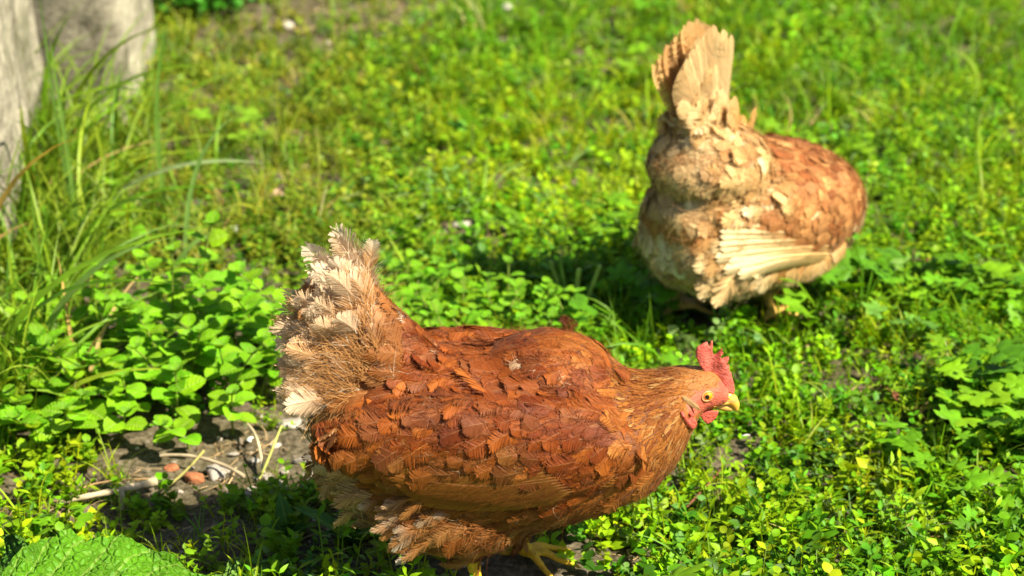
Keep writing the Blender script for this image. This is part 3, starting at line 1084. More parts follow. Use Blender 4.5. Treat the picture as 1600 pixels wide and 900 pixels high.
    for kd in range(6):
        for v in range(8):
            sel = (kind == kd) & (var == v)
            for key, sub in (('plumage', sel & groups['plumage']), ('tail', sel & groups['tail']),
                             ('wr', sel & groups['wing'] & (P[:, 1] < 0)), ('wl', sel & groups['wing'] & (P[:, 1] >= 0))):
                if kd == 4:
                    parts = ((sub & (alt < 0.5), PR['down'][v]), (sub & (alt >= 0.5), PR['ruff'][v]))
                elif kd == 5:
                    parts = ((sub & (alt < 0.35), PR['down'][v]), (sub & (alt >= 0.35), PR['ruff'][v]))
                elif kd in (0, 1):
                    parts = ((sub & (alt < 0.55), PR['body'][v]), (sub & (alt >= 0.55), PR['ruff'][v]))
                else:
                    parts = ((sub, PR[pk[kd]][v]),)
                parts = [(m_ & near, pr_) for m_, pr_ in parts] + [(m_ & ~near, low[id(pr_)]) for m_, pr_ in parts]
                for s2, pr in parts:
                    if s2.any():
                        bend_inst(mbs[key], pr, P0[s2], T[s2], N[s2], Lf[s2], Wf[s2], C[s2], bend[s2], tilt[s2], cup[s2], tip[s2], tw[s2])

    rs = np.random.default_rng(5151)
    sk = ((SN @ vd) > -0.25) & (np.arange(len(SP)) % 5 < 2)
    strands(mbs['plumage'], SP[sk], SN[sk], ST[sk], P, T, C, Lf, rs, bvh)

    def on_side(p, s, off):
        """push a point to the flank surface"""
        h = bvh.ray_cast(Vector((p[0], s * 0.3, p[2])), Vector((0, -s, 0)))
        if h[0] is None: return np.array([p[0], s * 0.06, p[2]]), np.array([0, s, 0.0])
        return np.array(h[0]) + np.array(h[1]) * off, np.array(h[1])
    # flight feathers at the lower edge of each wing
    for s, key in ((-1, 'wr'), (1, 'wl')):
        for i in range(11):
            f = i / 10
            a = L(895 - 45 * f, 757 - 40 * f, -0.085); b = L(640 - 50 * f, 768 - 62 * f + 5 * rng.normal(), -0.085)
            pts, nn = [], []
            for t in np.linspace(0, 1, 9):
                p = a * (1 - t) + b * t; p = p + np.array([0, 0, -0.008 * math.sin(math.pi * t)])
                q, m_ = on_side(p, s, 0.0045 - 0.0003 * i)
                pts.append(q); nn.append(m_ * 0.3 + np.array([0, s, 0.15]) * 0.7)
            pts = np.array(pts)
            pts[:, 1] = s * np.maximum(np.convolve(np.pad(np.abs(pts[:, 1]), 2, 'edge'), np.ones(5) / 5, 'valid'), np.abs(pts[:, 1]) * 0.97)
            c = lerp(np.array([[0.17, 0.055, 0.008]]), np.array([[0.30, 0.12, 0.02]]), np.array([rng.random()]))[0]
            path_feather(mbs[key], PR['quill'][i % 6], pts, np.array(nn), 0.021, c, c * np.array([1.25, 1.2, 1.0]))
    # tail fan: long feathers, frayed and pale at the ends
    for i in range(120):
        f = rng.random()
        s = 1 if i % 2 else -1
        ang = max(R(100 + 74 * f + 6 * rng.normal()), R(99))
        r0 = L(590 - 50 * f, 510 + 95 * f)
        Ln = (0.083 - 0.036 * f) * (1 + 0.18 * rng.normal())
        d = np.array([math.cos(ang), 0, math.sin(ang)])
        yo = s * (0.010 + 0.026 * rng.random())
        while (to_px(r0 + d * Ln + ox)[0] < 462 or to_px(r0 + d * Ln + ox)[1] < 368 + 20 * rng.random()) and Ln > 0.02: Ln *= 0.93
        curl = np.array([-0.9, 0, -0.25]) * Ln * (0.05 + 0.25 * rng.random())
        p0 = r0 + np.array([0, yo * 0.8, 0]) - d * 0.02
        p3 = r0 + d * Ln + np.array([0, yo + 0.012 * rng.normal(), 0]) + curl
        pts = bez(p0, p0 + d * Ln * 0.4, p0 + d * Ln * 0.85 + np.array([0, s * 0.006, 0]), p3, 10)
        nn = np.array([0.35 * rng.random() + 0.1 * rng.normal(), s, 0.30 * rng.random()])
        base = lerp(np.array([[0.42, 0.17, 0.05]]), np.array([buff]), np.array([rng.random()]))[0]
        tipc = lerp(np.array([buff * 1.1]), np.array([white]), np.array([min(1, 0.7 * rng.random() + 0.45 * (f < 0.4))]))[0]
        kindp = PR['rectrix'] if rng.random() < 0.6 else PR['frayed']
        path_feather(mbs['tail'], kindp[i % 6], pts, nn, 0.022 + 0.010 * rng.random(), base, tipc, 0.25)
    # coverts over the tail, from tawny at the base to pale at the edge
    for i in range(210):
        f = rng.random(); q = rng.random() ** 0.9
        s = -1 if i % 3 else 1
        ang = max(R(102 + 74 * f + 14 * rng.normal()), R(101))
        r0 = L(598 - 50 * f, 520 + 90 * f)
        Ln = 0.088 - 0.040 * f
        d = np.array([math.cos(ang), 0, math.sin(ang)])
        a = r0 + d * Ln * (q * 0.78 - 0.05)
        a[1] = s * (0.036 - 0.016 * q + 0.003 * rng.normal())
        l2 = 0.034 * (1 + 0.25 * rng.normal())
        while (to_px(a + d * l2 + ox)[0] < 450 or to_px(a + d * l2 + ox)[1] < 368) and l2 > 0.014: l2 *= 0.9
        d2 = unit(d + np.array([-0.15, 0, 0]) + 0.25 * rng.normal(size=3) * np.array([1, 0, 1]))
        e = a + d2 * l2 + np.array([0, s * 0.003 * rng.random(), 0]) + np.array([-0.35, 0, -0.25]) * l2 * rng.random()
        cb = lerp(np.array([[0.36, 0.12, 0.022]]), np.array([buff]), np.array([min(1, q * 0.9 + 0.25 * rng.random())]))[0]
        ct = lerp(np.array([[0.50, 0.22, 0.06]]), np.array([white]), np.array([min(1, q * 0.75 + 0.3 * rng.random() ** 2)]))[0]
        path_feather(mbs['tail'], PR[('ruff', 'down', 'ruff')[i % 3]][i % 8], bez(a, a + d2 * l2 * .35, a + d2 * l2 * .75 + np.array([0, s * .002, 0]), e, 7), (0.25, s, 0.2), l2 * 0.58, cb, ct, 0.2)
    # single barbs that stand off the tail
    m_ = 3600
    f = rs.random(m_); q = rs.random(m_) ** 0.8; s_ = np.where(rs.random(m_) < 0.7, -1.0, 1.0)
    ang = np.maximum(R(100) + R(74) * f + R(16) * rs.normal(size=m_), R(99))
    ra, rb = L(598, 520), L(548, 610)
    d = np.stack([np.cos(ang), 0 * ang, np.sin(ang)], -1)
    Pt = ra * (1 - f)[:, None] + rb * f[:, None] + d * ((0.080 - 0.034 * f) * q)[:, None]
    Pt[:, 1] = s_ * (0.040 - 0.018 * q + 0.004 * rs.normal(size=m_))
    Nt = unit(np.stack([0.2 + 0 * f, s_, 0.25 + 0 * f], -1))
    Tt = unit(d + 0.35 * rs.normal(size=(m_, 3)) * np.array([1, .3, 1]) + np.array([-.15, 0, 0]))
    Tt = unit(Tt - Nt * (Tt * Nt).sum(1, keepdims=True))
    Lt = 0.022 * np.exp(0.3 * rs.normal(size=m_))
    ppx, ppy = to_px(Pt + Tt * Lt[:, None] + ox)
    gd = (ppx > 442) & (ppy > 352)
    Ct = lerp(np.array([0.50, 0.25, 0.08]), buff * 1.1, np.clip(q + 0.3 * rs.normal(size=m_), 0, 1))
    Ct = np.where((rs.random(m_) < 0.3 * q)[:, None], white, Ct)
    for k_ in range(8):
        z_ = gd & (np.arange(m_) % 8 == k_)
        c_ = z_.sum()
        bend_inst(mbs['tail'], STR[k_], Pt[z_], Tt[z_], Nt[z_], Lt[z_], np.full(c_, 0.0006), Ct[z_], 0.3 + 0.6 * rs.normal(size=c_), 0.1 + 0.2 * rs.random(c_), np.zeros(c_), Ct[z_])
    # pale tufts behind the thigh
    for i in range(26):
        c0_ = L(*((655, 775), (648, 815))[i % 2], -0.06)
        q_, m_ = on_side(c0_ + np.array([0.014 * rs.normal(), 0, 0.008 * rs.normal()]), -1, 0.002)
        d_ = unit(np.array([-0.9, -0.1, -0.55 + 0.3 * rs.normal()])) * 0.030 * rs.uniform(0.7, 1.2)
        cc_ = lerp(np.array([[0.44, 0.20, 0.05]]), np.array([white * 0.85]), np.array([rs.random() ** 1.6]))[0]
        path_feather(mbs['plumage'], PR['down'][i % 8], bez(q_, q_ + d_ * .35 + m_ * .001, q_ + d_ * .7 + m_ * .002, q_ + d_ - m_ * .001, 7), (-0.1, -1, 0.3), 0.011, np.array([0.36, 0.14, 0.03]), cc_, 0.2)
    # two dark tufts sticking up on the back
    for (qx, qy, dx, dz, c) in ((768, 530, -0.018, 0.006, dark), (775, 527, -0.016, 0.011, dark * 1.5), (885, 508, -0.003, 0.016, dark * 0.8), (882, 508, 0.002, 0.014, dark * 0.8), (890, 510, 0.004, 0.012, dark),
                                (690, 533, -0.02, 0.004, white), (680, 530, -0.02, 0.008, white)):
        a = L(qx, qy + 8, 0.02)
        pts = bez(a, a + np.array([dx, 0, dz]) * .4, a + np.array([dx, 0, dz]) * .8, a + np.array([dx * 1.3, 0, dz]), 6)
        path_feather(mbs['plumage'], PR['down'][3], pts, (0, -1, 0.3), 0.012, c, c)
    mbs['plumage'].build('plumage', M_FEATHER, root)
    mbs['tail'].build('tail', M_TAIL, root)
    mbs['wr'].build('wing', M_FEATHER, root)
    mbs['wl'].build('wing', M_FEATHER, root)
    # ear tuft: stiff buff feathers before the ear
    for s in (-1, 1):
        mt = MB()
        a = L(1065, 597); hh_ = bvh.ray_cast(Vector((a[0] + .003, s * .1, a[2] - .003)), Vector((0, -s, 0))); a = a + np.array([0, hh_[0].y + s * 0.0012, 0])
        for j in range(16):
            p = a + np.array([0.0006 * j - 0.002, 0, -0.0003 * j + 0.001 * rng.normal()])
            d = np.array([0.010, 0, -0.010]) * (0.9 + 0.2 * rng.random())
            pts = bez(p, p + d * .3 + np.array([0, s * .0012, 0]), p + d * .8 + np.array([0, s * .0014, 0]), p + d, 6)
            path_feather(mt, PR['hackle'][j % 8], pts, (0, s, 0.1), 0.0030, (0.62, 0.40, 0.18), (0.46, 0.24, 0.08))
        mt.build('ear_tuft', M_FEATHER, root)
    head_parts(root, Matrix.Translation(Vector(eye)), 0.0205, bvh)
    # claws
    return root


# ================================================================== REAR HEN
def rear_hen():
    yaw = R(38)
    base = np.array([0.285, 0.625, 0.0])
    root = empty('hen', base, yaw)
    tag(root, 'paler buff and ginger hen seen from behind with upright cream tail and head down', 'hen', 'hens foraging on the grass')
    rings = [(-.138, .140, .015, .015, 0, 0), (-.130, .140, .048, .045, 0, 0), (-.10, .136, .068, .068, 0, 0), (-.055, .131, .081, .080, 0, 0), (0, .127, .088, .088, 0, 0),
             (.055, .120, .087, .086, 0, 0), (.10, .110, .072, .074, .006, 0), (.130, .088, .054, .056, .016, 0),
             (.150, .058, .036, .036, .030, 0), (.163, .040, .024, .023, .038, 0), (.173, .024, .016, .014, .042, 0), (.178, .015, .008, .007, .044, 0)]
    bm = bmesh.new()
    cen, tan = loft(bm, rings)
    for s in (-1, 1):
        ball(bm, (0.020, s * 0.066, 0.142), (0.095, 0.030, 0.056), (0, R(12), 0), 24)      # wing
        ball(bm, (0.060, s * 0.056, 0.145), (0.056, 0.034, 0.050), (0, R(12), 0), 24)
        ball(bm, (-0.066, s * 0.036, 0.104), (0.058, 0.046, 0.046), None, 24)             # fluffy thigh
    t0, t1 = np.array([-0.062, 0, 0.130]), np.array([-0.092, 0, 0.262])
    ball(bm, (-0.068, 0, 0.210), (0.074, 0.070, 0.050), (0, R(8), 0), 26)
    ball(bm, (-0.075, 0, 0.165), (0.060, 0.070, 0.045), None, 24)
    tube(bm, [t0, t0 * .65 + t1 * .35, t0 * .3 + t1 * .7, t1 + np.array([0, 0, .02])], [0.070, 0.060, 0.044, 0.024], 20, 0.95)
    segs = hen_leg(bm, (-0.01, -0.045, 0.08), (-0.012, -0.045, 0.045), (0.0, -0.045, 0.013), 0.1)
    segs += hen_leg(bm, (-0.07, 0.045, 0.08), (-0.085, 0.040, 0.045), (-0.075, 0.040, 0.013), -0.1)
    me = remeshed(bm, 0.0032, 7)
    co, no, tri = mesh_arrays(me)
    Mh = Matrix.Translation(Vector((0.171, 0.041, 0.031))) @ Euler((0, R(62), 0)).to_matrix().to_4x4()
    inv = np.array(Mh.inverted())

    def facef(P):
        h = P @ inv[:3, :3].T + inv[:3, 3]
        return (((h[:, 0] - .004) / .022) ** 2 + ((h[:, 2] + .003) / .016) ** 2 < 1) & (np.abs(h[:, 1]) < 0.03)
    ld = np.min([seg_dist(co, a, b) for a, b in segs], axis=0)
    leg = (ld < 0.013) & (co[:, 2] < 0.05)
    C = np.tile(np.array([0.30, 0.15, 0.05]), (len(co), 1))
    C[facef(co)] = (0.62, 0.115, 0.075)
    C[leg] = (0.72, 0.45, 0.10)
    colour_mesh(me, C, M_SKIN, 'body', root)
    bvh = BVHTree.FromPolygons([Vector(v) for v in co], [tuple(t) for t in tri])

    P, N = sample_surface(co, no, tri, 42000, 6)
    ldP = np.min([seg_dist(P, a, b) for a, b in segs], axis=0)
    ok = ~facef(P) & ~((ldP < 0.013) & (P[:, 2] < 0.05))
    P, N = P[ok], N[ok]
    n = len(P)
    SP, SN = P[:40000].copy(), N[:40000].copy()
    ni = np.argmin(((P[:, None, [0, 2]] - cen[None][:, :, [0, 2]]) ** 2).sum(-1), axis=1)
    dirv = -tan[ni] + np.array([0, 0, -0.30])
    ta = t1 - t0; tl = np.linalg.norm(ta); td = ta / tl
    tt = (P - t0) @ td / tl
    saddle = (tt > 0.30) & (P[:, 0] < 0.0) & (P[:, 2] > 0.165)
    tailm = (tt > 0.84) & (P[:, 0] < -0.0)
    vent = (P[:, 0] < -0.055) & (P[:, 2] < 0.145) | (P[:, 0] < -0.02) & (P[:, 2] < 0.10)
    dirv[saddle] = np.array([-0.9, 0, -0.12])
    dirv[tailm] = np.array([-0.4, 0, 0.8])
    dirv[vent] = np.array([-0.55, 0, -0.85])
    dirv = dirv + rng.normal(size=(n, 3)) * 0.2
    T = unit(dirv - N * (dirv * N).sum(1, keepdims=True))
    ST = T[:40000].copy()
    wing = ((P[:, 0] - 0.035) / 0.105) ** 2 + ((P[:, 2] - 0.140) / 0.075) ** 2 < 1
    wing &= (np.abs(N[:, 1]) > 0.3) & ~saddle & ~vent
    kind = np.zeros(n, int)
    kind[wing] = 1; kind[saddle] = 2; kind[vent] = 3; kind[tailm] = 4
    hk = P[:, 0] > 0.125
    spacing = np.where(kind == 3, 0.0058, 0.0060) * np.where(hk, 0.6, 1)
    order = rng.permutation(n)
    P, N, T, kind, hk = [v[order] for v in (P, N, T, kind, hk)]
    k = thin(P, spacing[order])
    P, N, T, kind, hk = [v[k] for v in (P, N, T, kind, hk)]
    n = len(P); print('rear feathers', n)
    n1 = snoise(P, 40, 17); n2 = snoise(P, 90, 18)
    Lf = np.select([kind == 1, kind == 2, kind == 3, kind == 4], [0.023, 0.028, 0.028, 0.034], 0.025) * (1 + 0.18 * rng.normal(size=n).clip(-2, 2)) * np.where(hk, 0.6, 1)
    Wf = Lf * np.select([kind == 1, kind == 2, kind == 3, kind == 4], [0.72, 0.70, 0.66, 0.6], 0.72)
    cream = np.array([0.80, 0.63, 0.34]); buff = np.array([0.56, 0.31, 0.10]); ging = np.array([0.44, 0.17, 0.045]); brown = np.array([0.27, 0.085, 0.022]); white = np.array([0.88, 0.83, 0.72])
    f = np.clip(0.48 + 0.34 * n1 + 0.36 * rng.normal(size=n), 0, 1)
    C = lerp(ging, buff, f * 0.7)
    fw = kind == 1
    C[fw] = lerp(brown, np.array([0.52, 0.25, 0.085]), f[fw])
    tp = (P[:, 0] > 0.02) & (kind == 0)
    C[tp] = lerp(brown, np.array([0.50, 0.24, 0.08]), f[tp])
    low = (kind == 0) & (P[:, 2] < 0.11)
    C[low] = lerp(np.array([0.50, 0.27, 0.09]), cream, f[low] * 0.8)
    C[kind == 2] = lerp(np.array([0.36, 0.16, 0.045]), np.array([0.70, 0.46, 0.19]), f[kind == 2])
    back = (kind == 2) & (P[:, 0] < -0.10)
    C[back] = lerp(C[back], cream, np.full(back.sum(), 0.25))
    C[kind == 3] = lerp(np.array([0.62, 0.38, 0.15]), cream * 1.03, np.clip(f[kind == 3] + 0.15, 0, 1))
    C[kind == 4] = lerp(buff, cream, f[kind == 4])
    wh = (kind == 1) & (rng.random(n) < 0.02)
    C[wh] = cream
    tip = (C * (1.08 + 0.28 * rng.normal(size=(n, 1))).clip(0.65, 1.6)).clip(0.01, 0.88)
    lt = (kind >= 2) & (rng.random(n) < 0.10)
    tip[lt] = np.array([0.82, 0.68, 0.42])
    rs_ = (kind >= 2) & (rng.random(n) < 0.12)
    C[rs_] = np.array([0.42, 0.21, 0.065])
    bend = 0.20 + 0.08 * rng.normal(size=n); tilt = np.select([kind == 3, kind == 2], [0.28, 0.26], 0.19) + np.where(kind >= 2, 0.09, 0.035) * rng.normal(size=n)
    cup = 0.10 + 0.04 * rng.normal(size=n)
    a_, b_ = conform(bvh, P, N, T, Lf)
    tilt = tilt + a_ - 0.02; bend = bend + b_
    var = rng.integers(0, 8, n); alt = rng.random(n)
    mbs = {'plumage': MB(), 'tail': MB(), 'wr': MB(), 'wl': MB()}
    for v in range(8):
        for kd in range(5):
            sel = (kind == kd) & (var == v)
            dn = {0: 0.15, 1: 0.0, 2: 0.45, 3: 0.85, 4: 0.5}[kd]
            for pr, s2 in ((PL['down'][v], sel & (alt < dn)), (PL['ruff' if kd == 2 else 'body'][v], sel & (alt >= dn))):
                for key, s3 in (('plumage', s2 & (kind != 1) & (kind != 4)), ('tail', s2 & (kind == 4)), ('wr', s2 & (kind == 1) & (P[:, 1] < 0)), ('wl', s2 & (kind == 1) & (P[:, 1] >= 0))):
                    if s3.any():
                        bend_inst(mbs[key], pr, P[s3] - N[s3] * .0004, T[s3], N[s3], Lf[s3], Wf[s3], C[s3], bend[s3], tilt[s3], cup[s3], tip[s3])

    rs = np.random.default_rng(5252)
    pale_ = (SP[:, 0] < 0.0) & (np.arange(len(SP)) % 2 == 0)
    brn_ = (SP[:, 0] >= 0.0) & (np.arange(len(SP)) % 3 == 0)
    strands(mbs['plumage'], SP[pale_], SN[pale_], ST[pale_], P, T, C, Lf, rs, bvh, 0.0045, 0.0006, 0.55)
    strands(mbs['plumage'], SP[brn_], SN[brn_], ST[brn_], P, T, C, Lf, rs, bvh, 0.0028, 0.0005, 0.5)
    # cream flight feathers stacked on each flank
    for s, key in ((-1, 'wr'), (1, 'wl')):
        for i in range(9):
            f = i / 8
            a = np.array([0.050 - 0.015 * f, 0, 0.088 + 0.050 * f]); b = np.array([-0.100 - 0.018 * math.sin(f * 3.1) + 0.004 * rng.normal(), 0, 0.108 + 0.056 * f])
            pts, nn = [], []
            for t in np.linspace(0, 1, 9):
                p = a * (1 - t) + b * t + np.array([0, 0, 0.012 * math.sin(math.pi * t) * (1 - f)])
                h = bvh.ray_cast(Vector((p[0], s * .3, p[2])), Vector((0, -s, 0)))
                y = abs(h[0].y) if h[0] is not None else 0.06
                pts.append(np.array([p[0], s * (y + 0.002 + 0.011 * min(1, t * 1.6) + 0.0012 * (i % 2) - 0.0012 * i), p[2]]))
                nn.append(np.array([-0.1, s, 0.16]))
            pts = np.array(pts)
            ys = np.abs(pts[:, 1]); ys = np.maximum(np.convolve(np.pad(ys, 2, 'edge'), np.ones(5) / 5, 'valid'), ys * 0.985)
            pts[:, 1] = s * ys
            c = cream * (1 - 0.12 * rng.random())
            path_feather(mbs[key], PR['quill'][i % 6], pts, np.array(nn), 0.026, c * np.array([0.85, 0.68, 0.48]), c, 0.6)
    # upright tail
    tf = []
    for i in range(15):
        f = i / 14
        ang = R(83 + 26 * f)
        s = -1 if i % 2 else 1
        Ln = 0.162 - 0.035 * abs(f - 0.35) * 1.6
        tf.append((ang, s, Ln, 0.042, f))
    for i in range(12):
        tf.append((R(78 + 40 * rng.random()), 1 if i % 2 else -1, 0.075 + 0.04 * rng.random(), 0.034, rng.random()))
    for i, (ang, s, Ln, W, f) in enumerate(tf):
        d = np.array([math.cos(ang), 0, math.sin(ang)])
        r0 = np.array([-0.078 - 0.02 * (f - .5), s * 0.008, 0.225])
        yo = s * (0.009 + 0.010 * abs(f - .5))
        p3 = r0 + d * Ln + np.array([-0.012, yo, 0])
        pts = bez(r0 - d * .02, r0 + d * Ln * .35, r0 + d * Ln * .7 + np.array([0, yo * .7, 0]), p3, 12)
        c = lerp(np.array([[0.58, 0.36, 0.17]]), np.array([cream]), np.array([0.25 + 0.75 * rng.random()]))[0]
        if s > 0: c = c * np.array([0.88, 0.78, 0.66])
        path_feather(mbs['tail'], PR['quill' if i % 4 else 'rectrix'][i % 6], pts, (0.10 * rng.normal() + 0.1, s, 0.1), W, c, c * np.array([1.0, 0.95, 0.85]), 0.35)
    def skin_pt(x_, z_, s_, off):
        h = bvh.ray_cast(Vector((x_, s_ * .3, z_)), Vector((0, -s_, 0)))
        return np.array([x_, h[0].y + s_ * off, z_]) if h[0] is not None else np.array([x_, s_ * 0.03, z_])
    for i in range(84):                         # loose fluff hanging over the thighs and vent
        s_ = -1 if i % 3 else 1
        x_ = rng.uniform(-0.122, -0.078); z_ = rng.uniform(0.108, 0.162)
        if s_ > 0 and x_ < -0.105: continue
        if bvh.ray_cast(Vector((x_, s_ * .3, z_ - 0.03)), Vector((0, -s_, 0)))[0] is None: continue
        a = skin_pt(x_, z_, s_, 0.002)
        d = np.array([-0.35 + 0.3 * rng.normal(), 0, -1.0]) * 0.030 * rng.uniform(0.7, 1.2)
        b = a + d; b[1] = a[1] + s_ * rng.uniform(-0.004, 0.006)
        c = lerp(np.array([[0.60, 0.36, 0.14]]), np.array([cream]), np.array([rng.random()]))[0]
        path_feather(mbs['plumage'], PR[('down', 'ruff')[i % 2]][i % 8], bez(a, a + d * .35 + np.array([0, s_ * .006, 0]), a + d * .75 + np.array([0, s_ * .006, 0]), b, 7), (-0.4, s_, 0.3), 0.024, c * np.array([.9, .8, .65]), c)
    for s_ in (-1, 1):                          # broad flank feathers below the folded wing
        for i in range(9):
            f = (i % 9) / 8; row = 0
            x_ = -0.045 + 0.110 * f; z_ = 0.100 - 0.018 * row - 0.010 * math.sin(f * 3.1)
            a = skin_pt(x_ + 0.012, z_, s_, 0.003)
            d = np.array([-0.75, 0, -0.65 + 0.15 * rng.normal()]) * 0.036
            m_ = skin_pt(*(a + d * .5)[[0, 2]], s_, 0.007); b = skin_pt(*(a + d)[[0, 2]], s_, 0.007)
            c = lerp(np.array([[0.50, 0.27, 0.09]]), np.array([cream]), np.array([rng.random() * 0.8]))[0]
            path_feather(mbs['plumage'], PR['ruff'][i % 8], np.array([a, (a + m_) / 2, m_, (m_ + b) / 2, b]), (-0.1, s_, 0.2), 0.028, c * np.array([.85, .7, .5]), cream if i % 3 == 0 else c, 0.15)
    for i in range(56):                         # coverts wrapped round the root of the tail
        s_ = -1 if i % 3 else 1
        q = rng.random()
        a = np.array([-0.100 + 0.052 * rng.random(), s_ * (0.030 - 0.012 * q), 0.222 + 0.040 * q])
        d = np.array([-0.20 + 0.22 * rng.normal(), 0, 1.0]) * 0.048 * rng.uniform(0.75, 1.2)
        c = lerp(np.array([buff * 1.05]), np.array([cream]), np.array([rng.random()]))[0]
        path_feather(mbs['tail'], PR[('ruff', 'body')[i % 2]][i % 8], bez(a, a + d * .4 + np.array([0, s_ * .003, 0]), a + d * .8, a + d + np.array([-.004, -s_ * .004, 0]), 7), (0.3, s_, 0.1), 0.030, c * np.array([.9, .8, .65]), c, 0.3)
    for i in range(22):                         # short brownish tuft before the tail
        a = np.array([-0.035 + 0.012 * rng.normal(), 0.018 * rng.normal(), 0.222])
        d = np.array([-0.15 + 0.25 * rng.normal(), 0.1 * rng.normal(), 1.0]) * 0.045 * rng.uniform(0.7, 1.2)
        c = lerp(np.array([[0.44, 0.20, 0.06]]), np.array([buff]), np.array([rng.random()]))[0]
        path_feather(mbs['plumage'], PR['rectrix'][i % 6], bez(a, a + d * .4, a + d * .8, a + d + np.array([-.008, 0, -.003]), 7), (0.3, -1, 0.2), 0.016, c, c * 1.15)
    mbs['plumage'].build('plumage', M_FEATHER, root)
    mbs['tail'].build('tail', M_TAIL, root)
    mbs['wr'].build('wing', M_FEATHER, root)
    mbs['wl'].build('wing', M_FEATHER, root)
    head_parts(root, Mh, 0.0165, bvh)
    return root


import time
_t = time.time()
front_hen()
rear_hen()
print('hens', time.time() - _t)


# ================================================================== PLANTS
def leaf_proto(rows=3, half=1, shape='ovate', fold=0.25, bend=0.3, serr=0.0, w=0.6):
    """unit leaf: base at origin, along +y, facing +z"""
    V, Q, T, U = [], [], [], []
    V.append((0, 0, 0)); U.append((0, 0))
    ring = []
    for i in range(1, rows + 1):
        t = i / (rows + 1)
        if shape == 'ovate': wd = math.sin(math.pi * t ** 0.72) ** 0.75
        elif shape == 'round': wd = math.sin(math.pi * t ** 0.9) ** 0.55
        else: wd = math.sin(math.pi * t ** 0.8) ** 1.1
        wd *= w / 2
        if serr: wd *= 1 + serr * (1 if i % 2 else -1)
        row = []
        for k in range(-half, half + 1):
            f = k / half
            x = f * wd
            z = fold * abs(x) - bend * t * t * 0.5
            if half > 1: z += 0.02 * math.sin(t * 19) * abs(f) * (1 - abs(f)) * 4
            row.append(len(V)); V.append((x, t - (0.02 if abs(f) == 1 else 0), z)); U.append((f, t))
        ring.append(row)
    tipi = len(V); V.append((0, 1, -bend * 0.5)); U.append((0, 1))
    m = 2 * half
    for k in range(m):
        T.append((0, ring[0][k + 1], ring[0][k]))
        T.append((tipi, ring[-1][k], ring[-1][k + 1]))
    for i in range(len(ring) - 1):
        for k in range(m):
            Q.append((ring[i][k], ring[i][k + 1], ring[i + 1][k + 1], ring[i + 1][k]))
    return np.array(V, float), np.array(Q).reshape(-1, 4), np.array(T).reshape(-1, 3), np.array(U, float)


def frame_from(dir3, up=(0, 0, 1), roll=0.0):
    y = unit(dir3); x = unit(np.cross(y, up)); z = np.cross(x, y)
    c, s = math.cos(roll), math.sin(roll)
    return x * c + z * s, y, -x * s + z * c


class Clump:
    """collects leaves and stems of one prototype clump"""
    def __init__(s): s.V, s.Q, s.T, s.C, s.U, s.n = [], [], [], [], [], 0

    def leaf(s, lp, pos, dir3, size, roll=0.0, c=(1, 1, 1), up=(0, 0, 1)):
        V, Q, T, U = lp
        x, y, z = frame_from(dir3, up, roll)
        W = np.asarray(pos) + size * (V[:, 0:1] * x + V[:, 1:2] * y + V[:, 2:3] * z)
        s._add(W, Q, T, c, U)

    def _add(s, W, Q, T, c, U):
        s.V.append(W); s.Q.append(Q + s.n if len(Q) else np.zeros((0, 4), int)); s.T.append(T + s.n if len(T) else np.zeros((0, 3), int))
        s.C.append(np.tile(np.asarray(c, float), (len(W), 1))); s.U.append(U); s.n += len(W)

    def strip(s, pts, wid, c=(1, 1, 1), nrm=None, fold=0.0):
        """ribbon, optionally folded along the middle (grass)"""
        pts = np.asarray(pts, float); n = len(pts)
        t = unit(np.gradient(pts, axis=0))
        if nrm is None: nrm = np.array([0.3, -0.6, 0.7])
        b = unit(np.cross(t, nrm)); nn = np.cross(b, t)
        wid = np.asarray(wid, float)[:, None]
        if fold:
            W = np.stack([pts - b * wid / 2 + nn * wid * fold, pts, pts + b * wid / 2 + nn * wid * fold], 1).reshape(-1, 3)
            i = np.arange(n - 1) * 3
            Q = np.concatenate([np.stack([i, i + 1, i + 4, i + 3], -1), np.stack([i + 1, i + 2, i + 5, i + 4], -1)])
            U = np.stack([np.tile([-1, 0, 1], n), np.repeat(np.linspace(0, 1, n), 3)], -1)
        else:
            W = np.stack([pts - b * wid / 2, pts + b * wid / 2], 1).reshape(-1, 3)
            i = np.arange(n - 1) * 2
            Q = np.stack([i, i + 1, i + 3, i + 2], -1)
            U = np.stack([np.tile([-1, 1], n), np.repeat(np.linspace(0, 1, n), 2)], -1)
        s._add(W, Q, np.zeros((0, 3), int), c, U)

    def tube(s, pts, rad, c=(1, 1, 1), seg=5):
        pts = np.asarray(pts, float); n = len(pts)
        t = unit(np.gradient(pts, axis=0))
        ref = np.array([0.31, 0.95, 0.05])
        b = unit(np.cross(t, ref)); d = np.cross(b, t)
        a = np.arange(seg) * 2 * math.pi / seg
        W = pts[:, None] + np.asarray(rad)[:, None, None] * (np.cos(a)[None, :, None] * b[:, None] + np.sin(a)[None, :, None] * d[:, None])
        Q = []
        for i in range(n - 1):
            for k in range(seg):
                Q.append((i * seg + k, i * seg + (k + 1) % seg, (i + 1) * seg + (k + 1) % seg, (i + 1) * seg + k))
        s._add(W.reshape(-1, 3), np.array(Q), np.zeros((0, 3), int), c, np.zeros((n * seg, 2)))
        e = len(s.V[-1])

    def proto(s):
        return (np.concatenate(s.V), np.concatenate(s.Q), np.concatenate(s.T), np.concatenate(s.C), np.concatenate(s.U))


LP_SM = leaf_proto(2, 1, 'ovate', 0.3, 0.3, w=0.62)
LP_RD = leaf_proto(3, 1, 'round', 0.25, 0.35, w=0.85)
LP_MINT = leaf_proto(9, 2, 'round', 0.22, 0.45, serr=0.035, w=0.96)
LP_NAR = leaf_proto(2, 1, 'lance', 0.3, 0.5, w=0.34)
LP_SER = leaf_proto(7, 1, 'ovate', 0.25, 0.4, serr=0.14, w=0.6)


